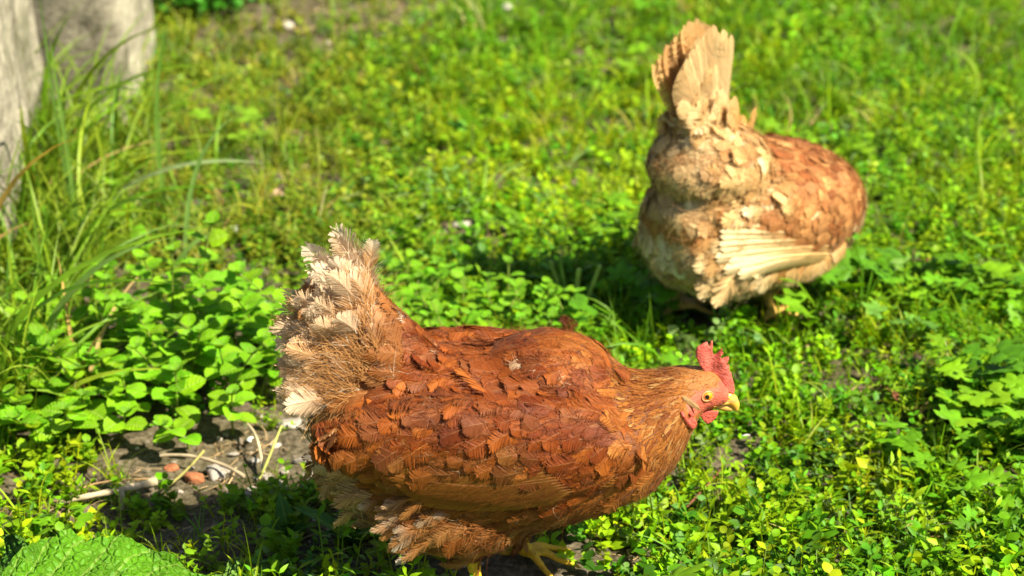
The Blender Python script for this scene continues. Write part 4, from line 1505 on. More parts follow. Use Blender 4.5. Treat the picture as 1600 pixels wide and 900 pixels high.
def herb_clump(seed, stems=7, h=0.028, leaf=0.010, lp=LP_SM, spread=0.028):
    r = np.random.default_rng(seed)
    c = Clump()
    for i in range(stems):
        a = r.uniform(0, 6.28); q = spread * math.sqrt(r.random())
        base = np.array([q * math.cos(a), q * math.sin(a), -0.002])
        lean = np.array([math.cos(a), math.sin(a), 0]) * r.uniform(0, 0.7) + np.array([0, 0, 1])
        hh = h * r.uniform(0.5, 1.35)
        nodes = 3 + int(r.random() * 2)
        phi = r.uniform(0, 6.28)
        tint = np.array([r.uniform(0.75, 1.3), r.uniform(0.85, 1.15), r.uniform(0.7, 1.4)])
        c.strip([base, base + lean * hh * 0.5, base + lean * hh], [0.0014, 0.0012, 0.0008], tint * (1.2, 1.0, 0.9))
        for k in range(nodes):
            f = (k + 1) / nodes
            p = base + lean * hh * f
            for s in (0, math.pi):
                aa = phi + s + k * 1.57 + r.normal() * 0.25
                d = np.array([math.cos(aa), math.sin(aa), 0.25 + 0.5 * f + r.normal() * 0.25])
                br = tint * (0.85 + 0.3 * f) * r.uniform(0.85, 1.15)
                c.leaf(lp, p, d, leaf * r.uniform(0.7, 1.25) * (1.15 - 0.4 * f), r.normal() * 0.3, br)
    return c.proto()


def lobed_leaf_proto(seed, lobes=5, n=30):
    """a buttercup like leaf on a stalk, one blade with deep toothed lobes"""
    r = np.random.default_rng(seed)
    V = [(0, 0, 0)]; T = []; Q = []
    ring1, ring2 = [], []
    for i in range(n + 1):
        a = -2.4 + 4.8 * i / n
        lb = abs(math.cos(a * lobes / 4.8 * math.pi)) ** 0.8
        rad = 0.45 + 0.5 * lb + 0.05 * (1 if i % 2 else -1)
        rad *= (1 - 0.14 * abs(a))
        x, y = math.sin(a) * rad, math.cos(a) * rad
        z = -0.12 * rad * rad + 0.10 * lb + r.normal() * 0.015
        ring1.append(len(V)); V.append((x * 0.5, y * 0.5, 0.06 * lb))
        ring2.append(len(V)); V.append((x, y, z))
    for i in range(n):
        T.append((0, ring1[i + 1], ring1[i]))
        Q.append((ring1[i], ring1[i + 1], ring2[i + 1], ring2[i]))
    V = np.array(V)
    V[:, 1] += 0.35
    U = np.stack([V[:, 0], V[:, 1]], -1)
    return V, np.array(Q), np.array(T), U


def lobed_clump(seed, k=6, size=0.020, h=0.042):
    r = np.random.default_rng(seed)
    c = Clump()
    for i in range(k):
        a = r.uniform(0, 6.28)
        hh = h * r.uniform(0.6, 1.3); out = r.uniform(0.4, 1.0) * 0.03
        p = np.array([math.cos(a) * out, math.sin(a) * out, hh])
        c.strip([(0, 0, 0), p * np.array([0.4, 0.4, 0.65]), p], [0.0018, 0.0015, 0.0012], (1.1, 1.0, 0.8))
        d = np.array([math.cos(a), math.sin(a), r.uniform(-0.15, 0.45)])
        t = r.uniform(0.85, 1.2)
        c.leaf(lobed_leaf_proto(seed * 10 + i, 3 + 2 * (r.random() < 0.5), 26), p, d, size * r.uniform(0.7, 1.25), r.normal() * 0.25, (t, t * r.uniform(0.95, 1.05), t))
    return c.proto()


def pinnate_clump(seed, k=4, L=0.06):
    """silverweed like leaves: toothed leaflets in pairs along a rib"""
    r = np.random.default_rng(seed)
    c = Clump()
    for i in range(k):
        a = r.uniform(0, 6.28); el = r.uniform(0.35, 0.95)
        d = np.array([math.cos(a), math.sin(a), 0])
        pts = np.array([d * L * t * math.cos(el) + np.array([0, 0, L * (math.sin(el) * t - 0.35 * t * t)]) for t in np.linspace(0, 1, 8)])
        pts *= r.uniform(0.7, 1.2)
        c.strip(pts, np.full(8, 0.0013), (1.3, 1.1, 1.0))
        side = np.array([-d[1], d[0], 0])
        t_ = r.uniform(0.85, 1.2)
        for j in range(2, 8):
            for s in (-1, 1):
                dd = d * 0.55 + side * s + np.array([0, 0, 0.25 + r.normal() * 0.1])
                c.leaf(LP_SER, pts[j], dd, 0.014 * (0.6 + 0.5 * math.sin(j / 7 * 2.6)) * r.uniform(0.9, 1.1), 0.2 * r.normal(), (t_, t_, t_))
        c.leaf(LP_SER, pts[-1], d, 0.014, 0, (t_, t_, t_))
    return c.proto()


def grass_tuft(seed, k=9, L=0.06, w=0.0026, spread=0.012, up=1.0, seg=6):
    r = np.random.default_rng(seed)
    c = Clump()
    for i in range(k):
        a = r.uniform(0, 6.28); a2 = r.uniform(0, 6.28)
        b = np.array([math.cos(a2), math.sin(a2), 0]) * spread * r.random() ** .5
        d = np.array([math.cos(a), math.sin(a), 0])
        l = L * r.uniform(0.55, 1.3)
        curve = r.uniform(0.2, 1.0)
        st = r.uniform(0.0, 0.45) * (2 - up)
        t = np.linspace(0, 1, seg)
        pts = b + d * (l * (st * t + curve * 0.65 * t ** 2))[:, None] + np.array([0, 0, 1]) * (l * (t * (1 - 0.15 * st) - curve * 0.45 * t ** 2.4))[:, None]
        wid = w * r.uniform(0.6, 1.3) * np.clip(1.05 - t ** 2.2, 0.06, 1)
        ci = r.uniform(0.7, 1.3)
        tint = (ci * r.uniform(0.85, 1.35), ci, ci * r.uniform(0.6, 1.2))
        nr = np.array([d[1], -d[0], 0]) * r.normal() * 0.8 - d * 0.6 + np.array([0, 0, 0.8])
        c.strip(pts, wid, tint, nr, fold=0.18)
    return c.proto()


# ---- where things grow, in the photo's ground pixels
DIRT = [(310, 735, 230, 70, 1.0), (480, 700, 130, 70, 1.0), (600, 860, 240, 90, 0.8), (330, 850, 240, 70, 0.8), (500, 35, 190, 42, 0.85), (770, 365, 100, 34, 0.7), (780, 425, 110, 22, 0.7), (640, 15, 120, 25, 0.5),
        (420, 250, 90, 30, 0.30), (60, 790, 170, 60, 0.75), (1250, 560, 90, 14, 0.25), (1390, 640, 40, 12, 0.5), (870, 850, 100, 25, 0.4)]


def dirt(px, py):
    d = np.zeros(len(px))
    for cx, cy, rx, ry, s in DIRT:
        q = ((px - cx) / rx) ** 2 + ((py - cy) / ry) ** 2
        d = np.maximum(d, s * np.clip(1.6 - 1.3 * q, 0, 1))
    return d


def scatter(n, x0, x1, y0, y1, seed):
    r = np.random.default_rng(seed)
    x = r.uniform(x0, x1, n); y = r.uniform(y0, y1, n)
    return x, y, r


def frames(n, r, tilt=0.15, scale=1.0, sv=0.25):
    a = r.uniform(0, 6.28, n)
    s = scale * np.exp(r.normal(size=n) * sv)
    zx, zy = r.normal(size=n) * tilt, r.normal(size=n) * tilt
    Z = unit(np.stack([zx, zy, np.ones(n)], -1))
    X = np.stack([np.cos(a), np.sin(a), np.zeros(n)], -1)
    X = unit(X - Z * (X * Z).sum(1, keepdims=True))
    Y = np.cross(Z, X)
    return X * s[:, None], Y * s[:, None], Z * s[:, None]


def plant_many(mb, protos, x, y, r, C, scale=1.0, tilt=0.15, sv=0.25, z=0.0):
    n = len(x)
    P = np.stack([x, y, gh(x, y) + z], -1)
    X, Y, Z = frames(n, r, tilt, 1.0, sv)
    if np.ndim(scale): X, Y, Z = X * scale[:, None], Y * scale[:, None], Z * scale[:, None]
    else: X, Y, Z = X * scale, Y * scale, Z * scale
    v = r.integers(0, len(protos), n)
    for k, p in enumerate(protos):
        s = v == k
        mb.inst(p, P[s], X[s], Y[s], Z[s], C[s])


FEET = [(GP(825, 890)[0], 0.0, 0.100), (GP(750, 945)[0], -0.045, 0.05), (GP(700, 900)[0], 0.02, 0.05), (GP(1090, 505)[0], GP(1090, 510)[1], 0.036), (GP(1190, 495)[0], GP(1190, 500)[1], 0.030)]


def hen_clear(x, y, grow=1.0):
    """how freely plants grow: they are trodden down where the hens stand"""
    k_ = np.ones(len(x))
    for fx, fy, fr in FEET:
        k_ = np.minimum(k_, np.clip((np.hypot(x - fx, y - fy) - fr * 0.7 * grow) / (fr * 0.6), 0.0, 1))
    return k_


LUSH = np.array([0.095, 0.25, 0.003]); LIME = np.array([0.25, 0.385, 0.005]); DEEP = np.array([0.050, 0.140, 0.004]); OLIVE = np.array([0.19, 0.235, 0.018])
BLUE = np.array([0.12, 0.23, 0.05]); STRAW = np.array([0.42, 0.36, 0.15])


def greens(x, y, r, px, kind=0):
    n = len(x)
    P = np.stack([x, y], -1)
    n1 = snoise(P, 8, 31); n2 = snoise(P, 28, 32)
    f = np.clip(0.45 + 0.30 * n1 + 0.22 * n2 + 0.22 * r.normal(size=n), 0, 1)
    C = lerp(LUSH, LIME, f)
    ol = np.clip((760 - px) / 260, 0, 1) * np.clip((y - 0.45) / 0.3, 0, 1)
    C = lerp(C, OLIVE, 0.0 * ol) if False else C * (1 - (0.75 * ol)[:, None]) + OLIVE * (0.75 * ol)[:, None]
    dk = r.random(n) < 0.22
    C[dk] = DEEP * (1 + r.random((dk.sum(), 1)))
    bl = r.random(n) < 0.03
    C[bl] = BLUE
    return C * np.exp(r.normal(size=(n, 1)) * 0.14)


# ground cover of small leaved herbs
x, y, r = scatter(18500, -1.35, 1.35, -0.35, 2.6, 41)
px, py = to_px(np.stack([x, y, 0 * x], -1))
inn = (px > -160) & (px < 1760) & (py > -170) & (py < 1090)
pd = np.where(inn, 1.0, 0.30) * np.where(py > 520, 0.73, 1.0) * (1 - 0.97 * dirt(px, py))
sparse = np.clip((760 - px) / 300, 0, 1) * (py < 330)
pd *= 1 - 0.35 * sparse
pd *= np.where((px > 850) & (py > 480), 0.62, 1)
pd *= np.where((px < 470) & (py > 420) & (py < 720), 0.10, 1)
k = r.random(len(x)) < pd * hen_clear(x, y)
x, y, px, py = x[k], y[k], px[k], py[k]
print('herb clumps', len(x))
herbs = [herb_clump(100 + i, 7, 0.024, 0.0095) for i in range(7)] + [herb_clump(120 + i, 6, 0.022, 0.0105, LP_RD) for i in range(5)] + [herb_clump(130 + i, 7, 0.032, 0.012, LP_NAR) for i in range(3)]
mb = MB()
hs = np.clip(0.52 + py / 1500, 0.58, 1.08) + 0.30 * np.clip(snoise(np.stack([x, y], -1), 10, 51) * 0.6 + 0.4, 0, 1.2)
plant_many(mb, herbs, x, y, r, greens(x, y, r, px), hs, 0.22, 0.2)
o = mb.build('ground_cover', M_LEAF)
tag(o, 'small leaved green herbs covering the ground around both hens', 'ground cover', kind='stuff')

# larger lobed leaves, most in the lower right and along the right edge
x, y, r = scatter(5200, -1.3, 1.3, -0.35, 2.4, 43)
px, py = to_px(np.stack([x, y, 0 * x], -1))
w = 0.10 + 1.8 * np.exp(-(((px - 1300) / 330) ** 2 + ((py - 850) / 110) ** 2)) + 0.7 * np.exp(-(((px - 1560) / 110) ** 2 + ((py - 560) / 160) ** 2)) + 0.25 * (px > 850)
w *= (1 - dirt(px, py)) * np.where((px < 850) & (py > 520), 0.3, 1) * np.clip((py - 300) / 200, 0.12, 1)
w *= np.clip(0.55 + snoise(np.stack([x, y], -1), 9, 61), 0, 1.4) * (hen_clear(x, y, 2.0) > 0.5)
k = r.random(len(x)) < w * hen_clear(x, y)
x, y, px, py = x[k], y[k], px[k], py[k]
print('lobed', len(x))
mb = MB()
C = greens(x, y, r, px); C = C * 0.5 + np.array([0.10, 0.29, 0.012]) * 0.5
plant_many(mb, [lobed_clump(200 + i) for i in range(8)] + [pinnate_clump(220 + i) for i in range(5)], x, y, r, C, 1.0, 0.15, 0.22)
o = mb.build('toothed_leaf_weeds', M_LEAF)
tag(o, 'bright green weeds with toothed lobed leaves spread through the lawn', 'ground cover', kind='stuff')

# short grass
x, y, r = scatter(7200, -1.35, 1.35, -0.35, 2.6, 45)
px, py = to_px(np.stack([x, y, 0 * x], -1))
w = 0.42 + 0.55 * (py < 360) + 0.25 * np.clip(snoise(np.stack([x, y], -1), 7, 71), -1, 1) + 0.3 * ((px > 1250) & (py < 560))
w *= 1 - 0.72 * dirt(px, py)
w = np.where((px < 600) & (py > 800), 0.75, w) + 0.60 * ((px > 900) & (py > 500))
w = np.where((px < 230) & (py > 620), 0.8, w)
k = r.random(len(x)) < w * hen_clear(x, y)
x, y, px, py = x[k], y[k], px[k], py[k]
print('grass tufts', len(x))
C = greens(x, y, r, px) * np.array([1.25, 1.05, 1.3])
st = r.random(len(x)) < 0.05
C[st] = STRAW
mb = MB()
gs = np.where(dirt(px, py) > 0.3, 0.6, 0.85)
plant_many(mb, [grass_tuft(300 + i, 8, 0.045, 0.0019) for i in range(10)] + [grass_tuft(320 + i, 6, 0.068, 0.0022, up=1.2) for i in range(4)], x, y, r, C, gs, 0.2, 0.28)
o = mb.build('grass', M_GRASS)
tag(o, 'short green grass blades growing through the ground cover', 'grass', kind='stuff')

# dry litter lying between the plants
x, y, r = scatter(2600, -1.0, 1.0, -0.3, 2.0, 47)
px, py = to_px(np.stack([x, y, 0 * x], -1))
w = 0.10 + 0.9 * dirt(px, py)
k = r.random(len(x)) < w * hen_clear(x, y)
x, y, px, py = x[k], y[k], px[k], py[k]
lit = []
for i in range(10):
    c = Clump(); rr = np.random.default_rng(500 + i)
    for j in range(5):
        a = rr.uniform(0, 6.28); d = np.array([math.cos(a), math.sin(a), 0]); p = rr.normal(size=3) * np.array([.012, .012, 0.001]) + np.array([0, 0, .003])
        l = rr.uniform(0.008, 0.045)
        s_ = np.array([-d[1], d[0], 0]) * l * rr.normal() * 0.25
        c.tube([p, p + d * l * .5 + s_ + np.array([0, 0, .003 * rr.random()]), p + d * l], np.full(3, rr.uniform(0.0004, 0.0011)), np.array([1, .9, .8]) * rr.uniform(0.5, 1.2), 4)
    lit.append(c.proto())
mb = MB()
C = np.array([0.40, 0.31, 0.17]) * np.exp(r.normal(size=(len(x), 1)) * 0.35)
plant_many(mb, lit, x, y, r, C.clip(0, .7), 0.7, 0.08, 0.3)
o = mb.build('dry_litter', M_DRY)
tag(o, 'bits of dry straw and stalk littering the bare soil', 'litter', kind='stuff')


# ------------------------------------------------------------------ stones
def stone_mesh(name, size, seed, mat, flat=0.6, sub=3, rough=0.22, C=(1, 1, 1), sharp=False):
    bm = bmesh.new()
    bmesh.ops.create_icosphere(bm, subdivisions=sub, radius=1)
    V = np.array([v.co[:] for v in bm.verts])
    d = 1 + rough * snoise(V, 1.6, seed) + rough * 0.35 * snoise(V, 5, seed + 1)
    if sharp:
        r_ = np.random.default_rng(seed)
        for _ in range(15):                   # chip flat faces off
            nn = unit(r_.normal(size=3)); lim = r_.uniform(0.50, 0.80)
            pr = (V * d[:, None]) @ nn
            d = np.where(pr > lim, d * lim / np.maximum(pr, 1e-3), d)
    W = V * d[:, None] * np.asarray(size) * np.array([0.5, 0.5, 0.5 * flat])
    for v, w_ in zip(bm.verts, W): v.co = w_
    me = bpy.data.meshes.new(name); bm.to_mesh(me); bm.free()
    C = np.asarray(C, np.float32)
    o = colour_mesh(me, C, mat, name, None)
    return o


def put_stone(name, px, py, wpx, hpx, label, seed, mat=M_STONE, rot=0.0, flat=0.6, sharp=True, cat='stone', group=None, C=(1, 1, 1), tiltx=0.0, up=0.0):
    g = GP(px, py)
    s = 1.0 / (FPX / 2.4) * (2.4 / 2.4)
    dist = math.hypot(g[1] + CAM_D, CAM_H)
    w = wpx / FPX * dist; d = hpx / FPX * dist * 1.35
    o = stone_mesh(name, (w, d, (w + d) / 2), seed, mat, flat, 3, 0.22, C, sharp)
    o.location = (g[0], g[1], float(gh(g[0], g[1])) + (w + d) * 0.25 * flat * 0.35 + up)
    o.rotation_euler = (tiltx, 0, rot)
    tag(o, label, cat, group)
    return o


put_stone('stone', 338, 738, 34, 44, 'pale angular stone beside the orange brick shard', 3, rot=0.5)
put_stone('stone', 430, 768, 36, 34, 'small rounded grey stone left of the big white stone', 8, sharp=False)
put_stone('stone', 497, 757, 66, 52, 'largest whitish stone lying behind the front hen', 13, rot=0.4, flat=0.75)
put_stone('stone', 486, 722, 76, 18, 'long flat grey stone above the largest whitish stone', 17, flat=0.4, rot=0.1)
put_stone('stone', 452, 662, 60, 30, 'flat brownish stone beside the mint under the hen tail', 19, flat=0.35)
put_stone('stone', 408, 770, 14, 34, 'narrow pinkish stone in the dirt', 23, M_BRICK, C=(1, .8, .8))
put_stone('stone', 448, 46, 34, 26, 'blurred pale stone in the bare patch at the top', 29, M_WHITE, C=(.42, .38, .33))
put_stone('stone', 512, 70, 17, 14, 'small white pebble in the grass under the top bare patch', 31, M_WHITE, C=(.42, .38, .28))
put_stone('stone', 724, 354, 34, 16, 'flat white pebble on the bare patch between the hens', 37, M_WHITE, C=(.42, .40, .32), flat=0.4, up=0.006)
put_stone('stone', 776, 360, 26, 14, 'beige pebble right of the flat white pebble', 41, M_WHITE, C=(.42, .37, .26), flat=0.5, up=0.01)
put_stone('stone', 792, 18, 20, 16, 'lone whitish pebble near the top edge of the lawn', 43, M_WHITE, C=(.5, .48, .40), up=0.016)
put_stone('brick_shard', 305, 747, 48, 26, 'long orange brick shard leaning on a pale stone', 47, M_BRICK, rot=-0.6, flat=0.55, cat='brick shard')
put_stone('brick_shard', 268, 732, 30, 18, 'short dark orange brick shard at the edge of the mint', 53, M_BRICK, rot=0.4, flat=0.6, cat='brick shard')
put_stone('stone', 367, 378, 17, 16, 'small glinting grey pebble behind the mint', 59, M_WHITE, C=(.36, .36, .34), up=0.012)
put_stone('stone', 432, 320, 26, 22, 'small pinkish stone in the sparse grass', 61, M_WHITE, C=(.45, .28, .18), up=0.012)
r = np.random.default_rng(404)
for i in range(16):
    q = (r.uniform(350, 565), r.uniform(690, 800))
    put_stone('rubble_stone', q[0], q[1], r.uniform(14, 34), r.uniform(10, 22), 'small flat grey rubble fragment strewn in the bare soil behind the front hen', 600 + i, rot=r.uniform(0, 3), flat=0.45, cat='rubble', group='rubble in the bare soil', C=(1, 1, 1))
# tiny grit
x, y, r = scatter(5200, -0.75, 0.35, -0.15, 1.9, 49)
px, py = to_px(np.stack([x, y, 0 * x], -1))
k = r.random(len(x)) < 0.8 * dirt(px, py)
x, y = x[k], y[k]
ic = []
for i in range(4):
    bm = bmesh.new(); bmesh.ops.create_icosphere(bm, subdivisions=1, radius=1)
    V = np.array([v.co[:] for v in bm.verts]); T_ = np.array([[v.index for v in f.verts] for f in bm.faces]); bm.free()
    V = V * (1 + 0.25 * snoise(V, 2.5, 80 + i))[:, None] * np.array([1, 0.8, 0.6])
    ic.append((V, np.zeros((0, 4), int), T_, np.ones((len(V), 3)), np.zeros((len(V), 2))))
mb = MB()
C = lerp(np.array([0.12, 0.09, 0.06]), np.array([0.46, 0.40, 0.32]), r.random(len(x)) ** 1.5)
plant_many(mb, ic, x, y, r, C, 0.0032, 0.3, 0.5, 0.001)
o = mb.build('gravel', M_DRY, smooth=False)
tag(o, 'loose grit and tiny pebbles on the bare soil', 'gravel', kind='stuff')


def scrap(px, py, size, label, seed, C=(0.75, 0.74, 0.76), z=0.012, name='shell_fragment', cat='shell fragment', lo=0.5):
    """thin curved fragment with real thickness"""
    r = np.random.default_rng(seed)
    g = GP(px, py)
    bm = bmesh.new()
    n = 9
    top = []
    cvt = bm.verts.new((0, 0, 0.25)); cvb = bm.verts.new((0, 0, 0.17))
    R1, R2 = [], []
    for i in range(n):
        a = 6.2832 * i / n; q = r.uniform(0.6, 1.1)
        R1.append(bm.verts.new((q * math.cos(a), q * lo * math.sin(a), 0.25 - 0.22 * q * q)))
        R2.append(bm.verts.new((q * math.cos(a), q * lo * math.sin(a), 0.18 - 0.22 * q * q)))
    for i in range(n):
        j = (i + 1) % n
        bm.faces.new((cvt, R1[i], R1[j])); bm.faces.new((cvb, R2[j], R2[i])); bm.faces.new((R1[i], R2[i], R2[j], R1[j]))
    for v in bm.verts: v.co *= size
    me = bpy.data.meshes.new(name); bm.to_mesh(me); bm.free()
    o = colour_mesh(me, C, M_WHITE, name, None)
    o.location = (g[0], g[1], float(gh(g[0], g[1])) + z)
    o.rotation_euler = (r.normal() * 0.4, r.normal() * 0.4, r.uniform(0, 6))
    tag(o, label, cat)
    return o


g_ = GP(690, 885)
scrap(643, 868, 0.016, 'bluish white shell fragment under the rear fluff of the front hen', 3)
scrap(696, 888, 0.019, 'larger bluish white shell fragment beside the yellow shank of the front hen', 5)
scrap(390, 694, 0.010, 'chipped white shell ring at the edge of the mint', 7, (0.8, 0.8, 0.76), 0.008)
scrap(498, 716, 0.010, 'white chip lying against the fluff of the front hen', 9, (0.8, 0.8, 0.8), 0.02)
scrap(1165, 700, 0.006, 'tiny white chip in the weeds below the beak', 12, (0.8, 0.8, 0.78), 0.02)


def stalk(pts, r0, r1, C, label, name='dry_stalk', cat='dry stalk', mat=None, group=None):
    pts = [np.asarray(p, float) for p in pts]
    P = bez(*pts, 14) if len(pts) == 4 else np.array(pts)
    c = Clump()
    c.tube(P, np.linspace(r0, r1, len(P)) * (1 + 0.12 * np.sin(np.arange(len(P)) * 2.1)), (1, 1, 1), 7)
    V, Q_, T_, CC, U_ = c.proto()
    base = P[0]
    m2 = MB(); m2.add(V - base, Q_, None, C)
    o = m2.build(name, mat or M_DRY)
    o.location = base
    tag(o, label, cat, group)
    return o


def G3(px, py, z): return GP(px, py, z)


stalk([G3(92, 786, .006), G3(140, 772, .012), G3(190, 768, .014), G3(243, 752, .010)], .0024, .0048, (0.46, 0.38, 0.24), 'thick pale dry stalk lying on the soil below the mint')
stalk([G3(243, 772, .005), G3(275, 752, .018), G3(290, 738, .03), G3(318, 705, .02)], .0017, .0016, (0.36, 0.33, 0.10), 'thin yellowish stalk crossing the orange brick shard')
stalk([G3(250, 712, .014), G3(300, 706, .018), G3(350, 722, .02), G3(382, 745, .008)], .0018, .0022, (0.36, 0.29, 0.18), 'bent beige stalk over the pale angular stone')
stalk([G3(375, 655, .02), G3(405, 670, .03), G3(405, 700, .02), G3(412, 740, .006)], .0014, .0018, (0.48, 0.40, 0.24), 'curved dry stalk hanging from the mint edge')
stalk([G3(405, 748, .004), G3(420, 720, .02), G3(425, 700, .03), G3(440, 665, .045)], .0016, .0013, (0.38, 0.40, 0.10), 'yellow green stem rising between the stones')
stalk([G3(190, 795, .004), G3(192, 785, .012), G3(191, 775, .02), G3(190, 765, .026)], .0030, .0026, (0.45, 0.38, 0.26), 'short upright dry stump in the dirt')
stalk([G3(260, 745, .006), G3(220, 752, .01), G3(150, 745, .012), G3(120, 768, .006)], .0012, .0010, (0.35, 0.22, 0.10), 'thin reddish brown twig below the mint')
stalk([G3(1065, 800, .02), G3(1085, 780, .022), G3(1100, 765, .02), G3(1125, 735, .025)], .0014, .0009, (0.16, 0.06, 0.03), 'dark reddish twig in the weeds below the breast of the front hen')


def dead_leaf(px, py, size, label, seed, C, z=0.018):
    V, Q_, T_, U_ = leaf_proto(7, 2, 'ovate', 0.5, 0.5, w=0.55)
    g = GP(px, py); r = np.random.default_rng(seed)
    V = V + r.normal(size=V.shape) * 0.02
    m2 = MB(); m2.add(V * size, Q_, T_, C)
    o = m2.build('dead_leaf', M_DRY)
    md = o.modifiers.new('thickness', 'SOLIDIFY'); md.thickness = 0.0005
    o.location = (g[0], g[1], float(gh(g[0], g[1])) + z)
    o.rotation_euler = (0.5, r.normal() * 0.3, r.uniform(0, 6))
    tag(o, label, 'dead leaf')


dead_leaf(1398, 655, 0.024, 'curled brown dead leaf in the weeds midway up the right side', 3, (0.16, 0.06, 0.025), 0.022)
dead_leaf(1462, 435, 0.020, 'small dark brown dead leaf right of the rear hen', 4, (0.13, 0.05, 0.02), 0.02)
dead_leaf(1515, 640, 0.022, 'brown dead leaf near the right edge of the photo', 5, (0.22, 0.09, 0.035), 0.03)
dead_leaf(860, 218, 0.025, 'dark dead leaf left of the rear hen tail', 6, (0.10, 0.035, 0.02), 0.018)
dead_leaf(1105, 490, 0.018, 'reddish dead leaf near the feet of the rear hen', 7, (0.30, 0.12, 0.06), 0.02)


# ------------------------------------------------------------------ mint
def mint_plant(loc, h, leaf, seed, label, lean=(0, 0), tint=(1, 1, 1), nodes=6, group='mint plants in the patch'):
    r = np.random.default_rng(seed)
    root = empty('mint_plant', (loc[0], loc[1], float(gh(loc[0], loc[1]))))
    tag(root, label, 'mint plant', group)
    lean = np.array([lean[0] + r.normal() * 0.22, lean[1] + r.normal() * 0.22, 0])
    S, F = Clump(), Clump()
    t = np.linspace(0, 1, 8)
    pts = np.stack([lean[0] * h * t ** 1.6, lean[1] * h * t ** 1.6, h * t], -1)
    S.tube(pts, np.linspace(0.0016, 0.0009, 8), (0.20, 0.27, 0.04), 5)
    phi = r.uniform(0, 6.28)
    for k in range(nodes):
        f = (k + 1) / nodes
        f = 0.18 + 0.82 * f
        p = np.array([np.interp(f, t, pts[:, i]) for i in range(3)])
        sz = leaf * (1.1 - 0.55 * f ** 3) * r.uniform(0.85, 1.15)
        for s in (0, math.pi):
            a = phi + s + k * 1.57 + r.normal() * 0.2
            d = np.array([math.cos(a), math.sin(a), 0.15 + 0.75 * f ** 4 + r.normal() * 0.18])
            c0 = np.array([0.16, 0.40, 0.006]) * np.asarray(tint) * r.uniform(0.8, 1.2) * np.array([r.uniform(0.85, 1.3), 1, 1])
            q = p + unit(d) * sz * 0.12
            F.leaf(LP_MINT, q, d, sz, r.normal() * 0.25, c0)
        if f > 0.95:
            for j in range(4):
                a = phi + j * 1.57 + 0.7
                F.leaf(LP_MINT, p, np.array([math.cos(a), math.sin(a), 1.1]), leaf * 0.38, 0, np.array([0.16, 0.37, 0.02]) * np.asarray(tint))
    m1 = MB(); V, Q_, T_, C_, U_ = S.proto(); m1.add(V, Q_, T_, C_); m1.build('stem', M_STEM, root)
    m1 = MB(); V, Q_, T_, C_, U_ = F.proto()
    m1.add(V, Q_, T_, C_, np.concatenate([U_, np.zeros((len(U_), 1))], 1)); m1.build('foliage', M_MINT, root)
    return root


r = np.random.default_rng(77)
spots = []
tries = 0
while len(spots) < 50 and tries < 4000:
    tries += 1
    px, py = r.uniform(-60, 470), r.uniform(530, 705)
    if px < 40 and py < 580: continue
    if py > 705 - 70 * abs((px - 180) / 260) ** 2 + 12: continue
    if px > 400 and py > 640: continue
    g = GP(px, py)
    if all(math.hypot(g[0] - s[0], g[1] - s[1]) > 0.027 for s in spots): spots.append((g[0], g[1], px, py))
LBM = 'round leaved bright green mint plant in the patch left of the front hen'
for i, s in enumerate(spots):
    front = (s[3] - 540) / 160
    mint_plant(s, 0.115 - 0.055 * front + 0.012 * r.normal(), 0.0255 + 0.006 * r.random(), 700 + i, LBM, (0.1 * r.normal(), -0.25 - 0.3 * front), nodes=6 if front < 0.5 else 4)
for i, (px, py, h, lf) in enumerate(((300, 545, 0.165, 0.030), (345, 560, 0.13, 0.027), (262, 520, 0.12, 0.028))):
    mint_plant(GP(px, py), h, lf, 800 + i, ('tallest mint plant with the largest leaves, rising above the patch', 'tall mint plant right of the tallest one, nearest the hen tail', 'tall mint plant left of the tallest one, beside the long grass')[i], (0.0, -0.05), (1.05, 1.0, 1), 6)
spots = []
tries = 0
while len(spots) < 46 and tries < 4000:
    tries += 1
    px, py = r.uniform(555, 900), r.uniform(455, 570)
    if py < 445 + 0.16 * (px - 555) + 0: continue
    g = GP(px, py)
    if all(math.hypot(g[0] - s[0], g[1] - s[1]) > 0.024 for s in spots): spots.append((g[0], g[1]))
for i, s in enumerate(spots):
    mint_plant(s, 0.055 + 0.014 * r.random(), 0.0205, 900 + i, 'low small leaved mint plant growing behind the back of the front hen', (0, -0.1), (0.95, 1.0, 1), 3, 'low mint plants behind the front hen')
for i, (px, py, lf) in enumerate(((205, 345, 0.034), (190, 290, 0.028), (215, 395, 0.025))):
    mint_plant(GP(px, py + 50), 0.05, lf, 960 + i, ('broad leaved seedling in the long grass, middle of three', 'broad leaved seedling in the long grass, highest of three', 'broad leaved seedling in the long grass, lowest of three')[i], (0, 0), (1.1, 1.05, 1), 2, 'seedlings in the long grass')


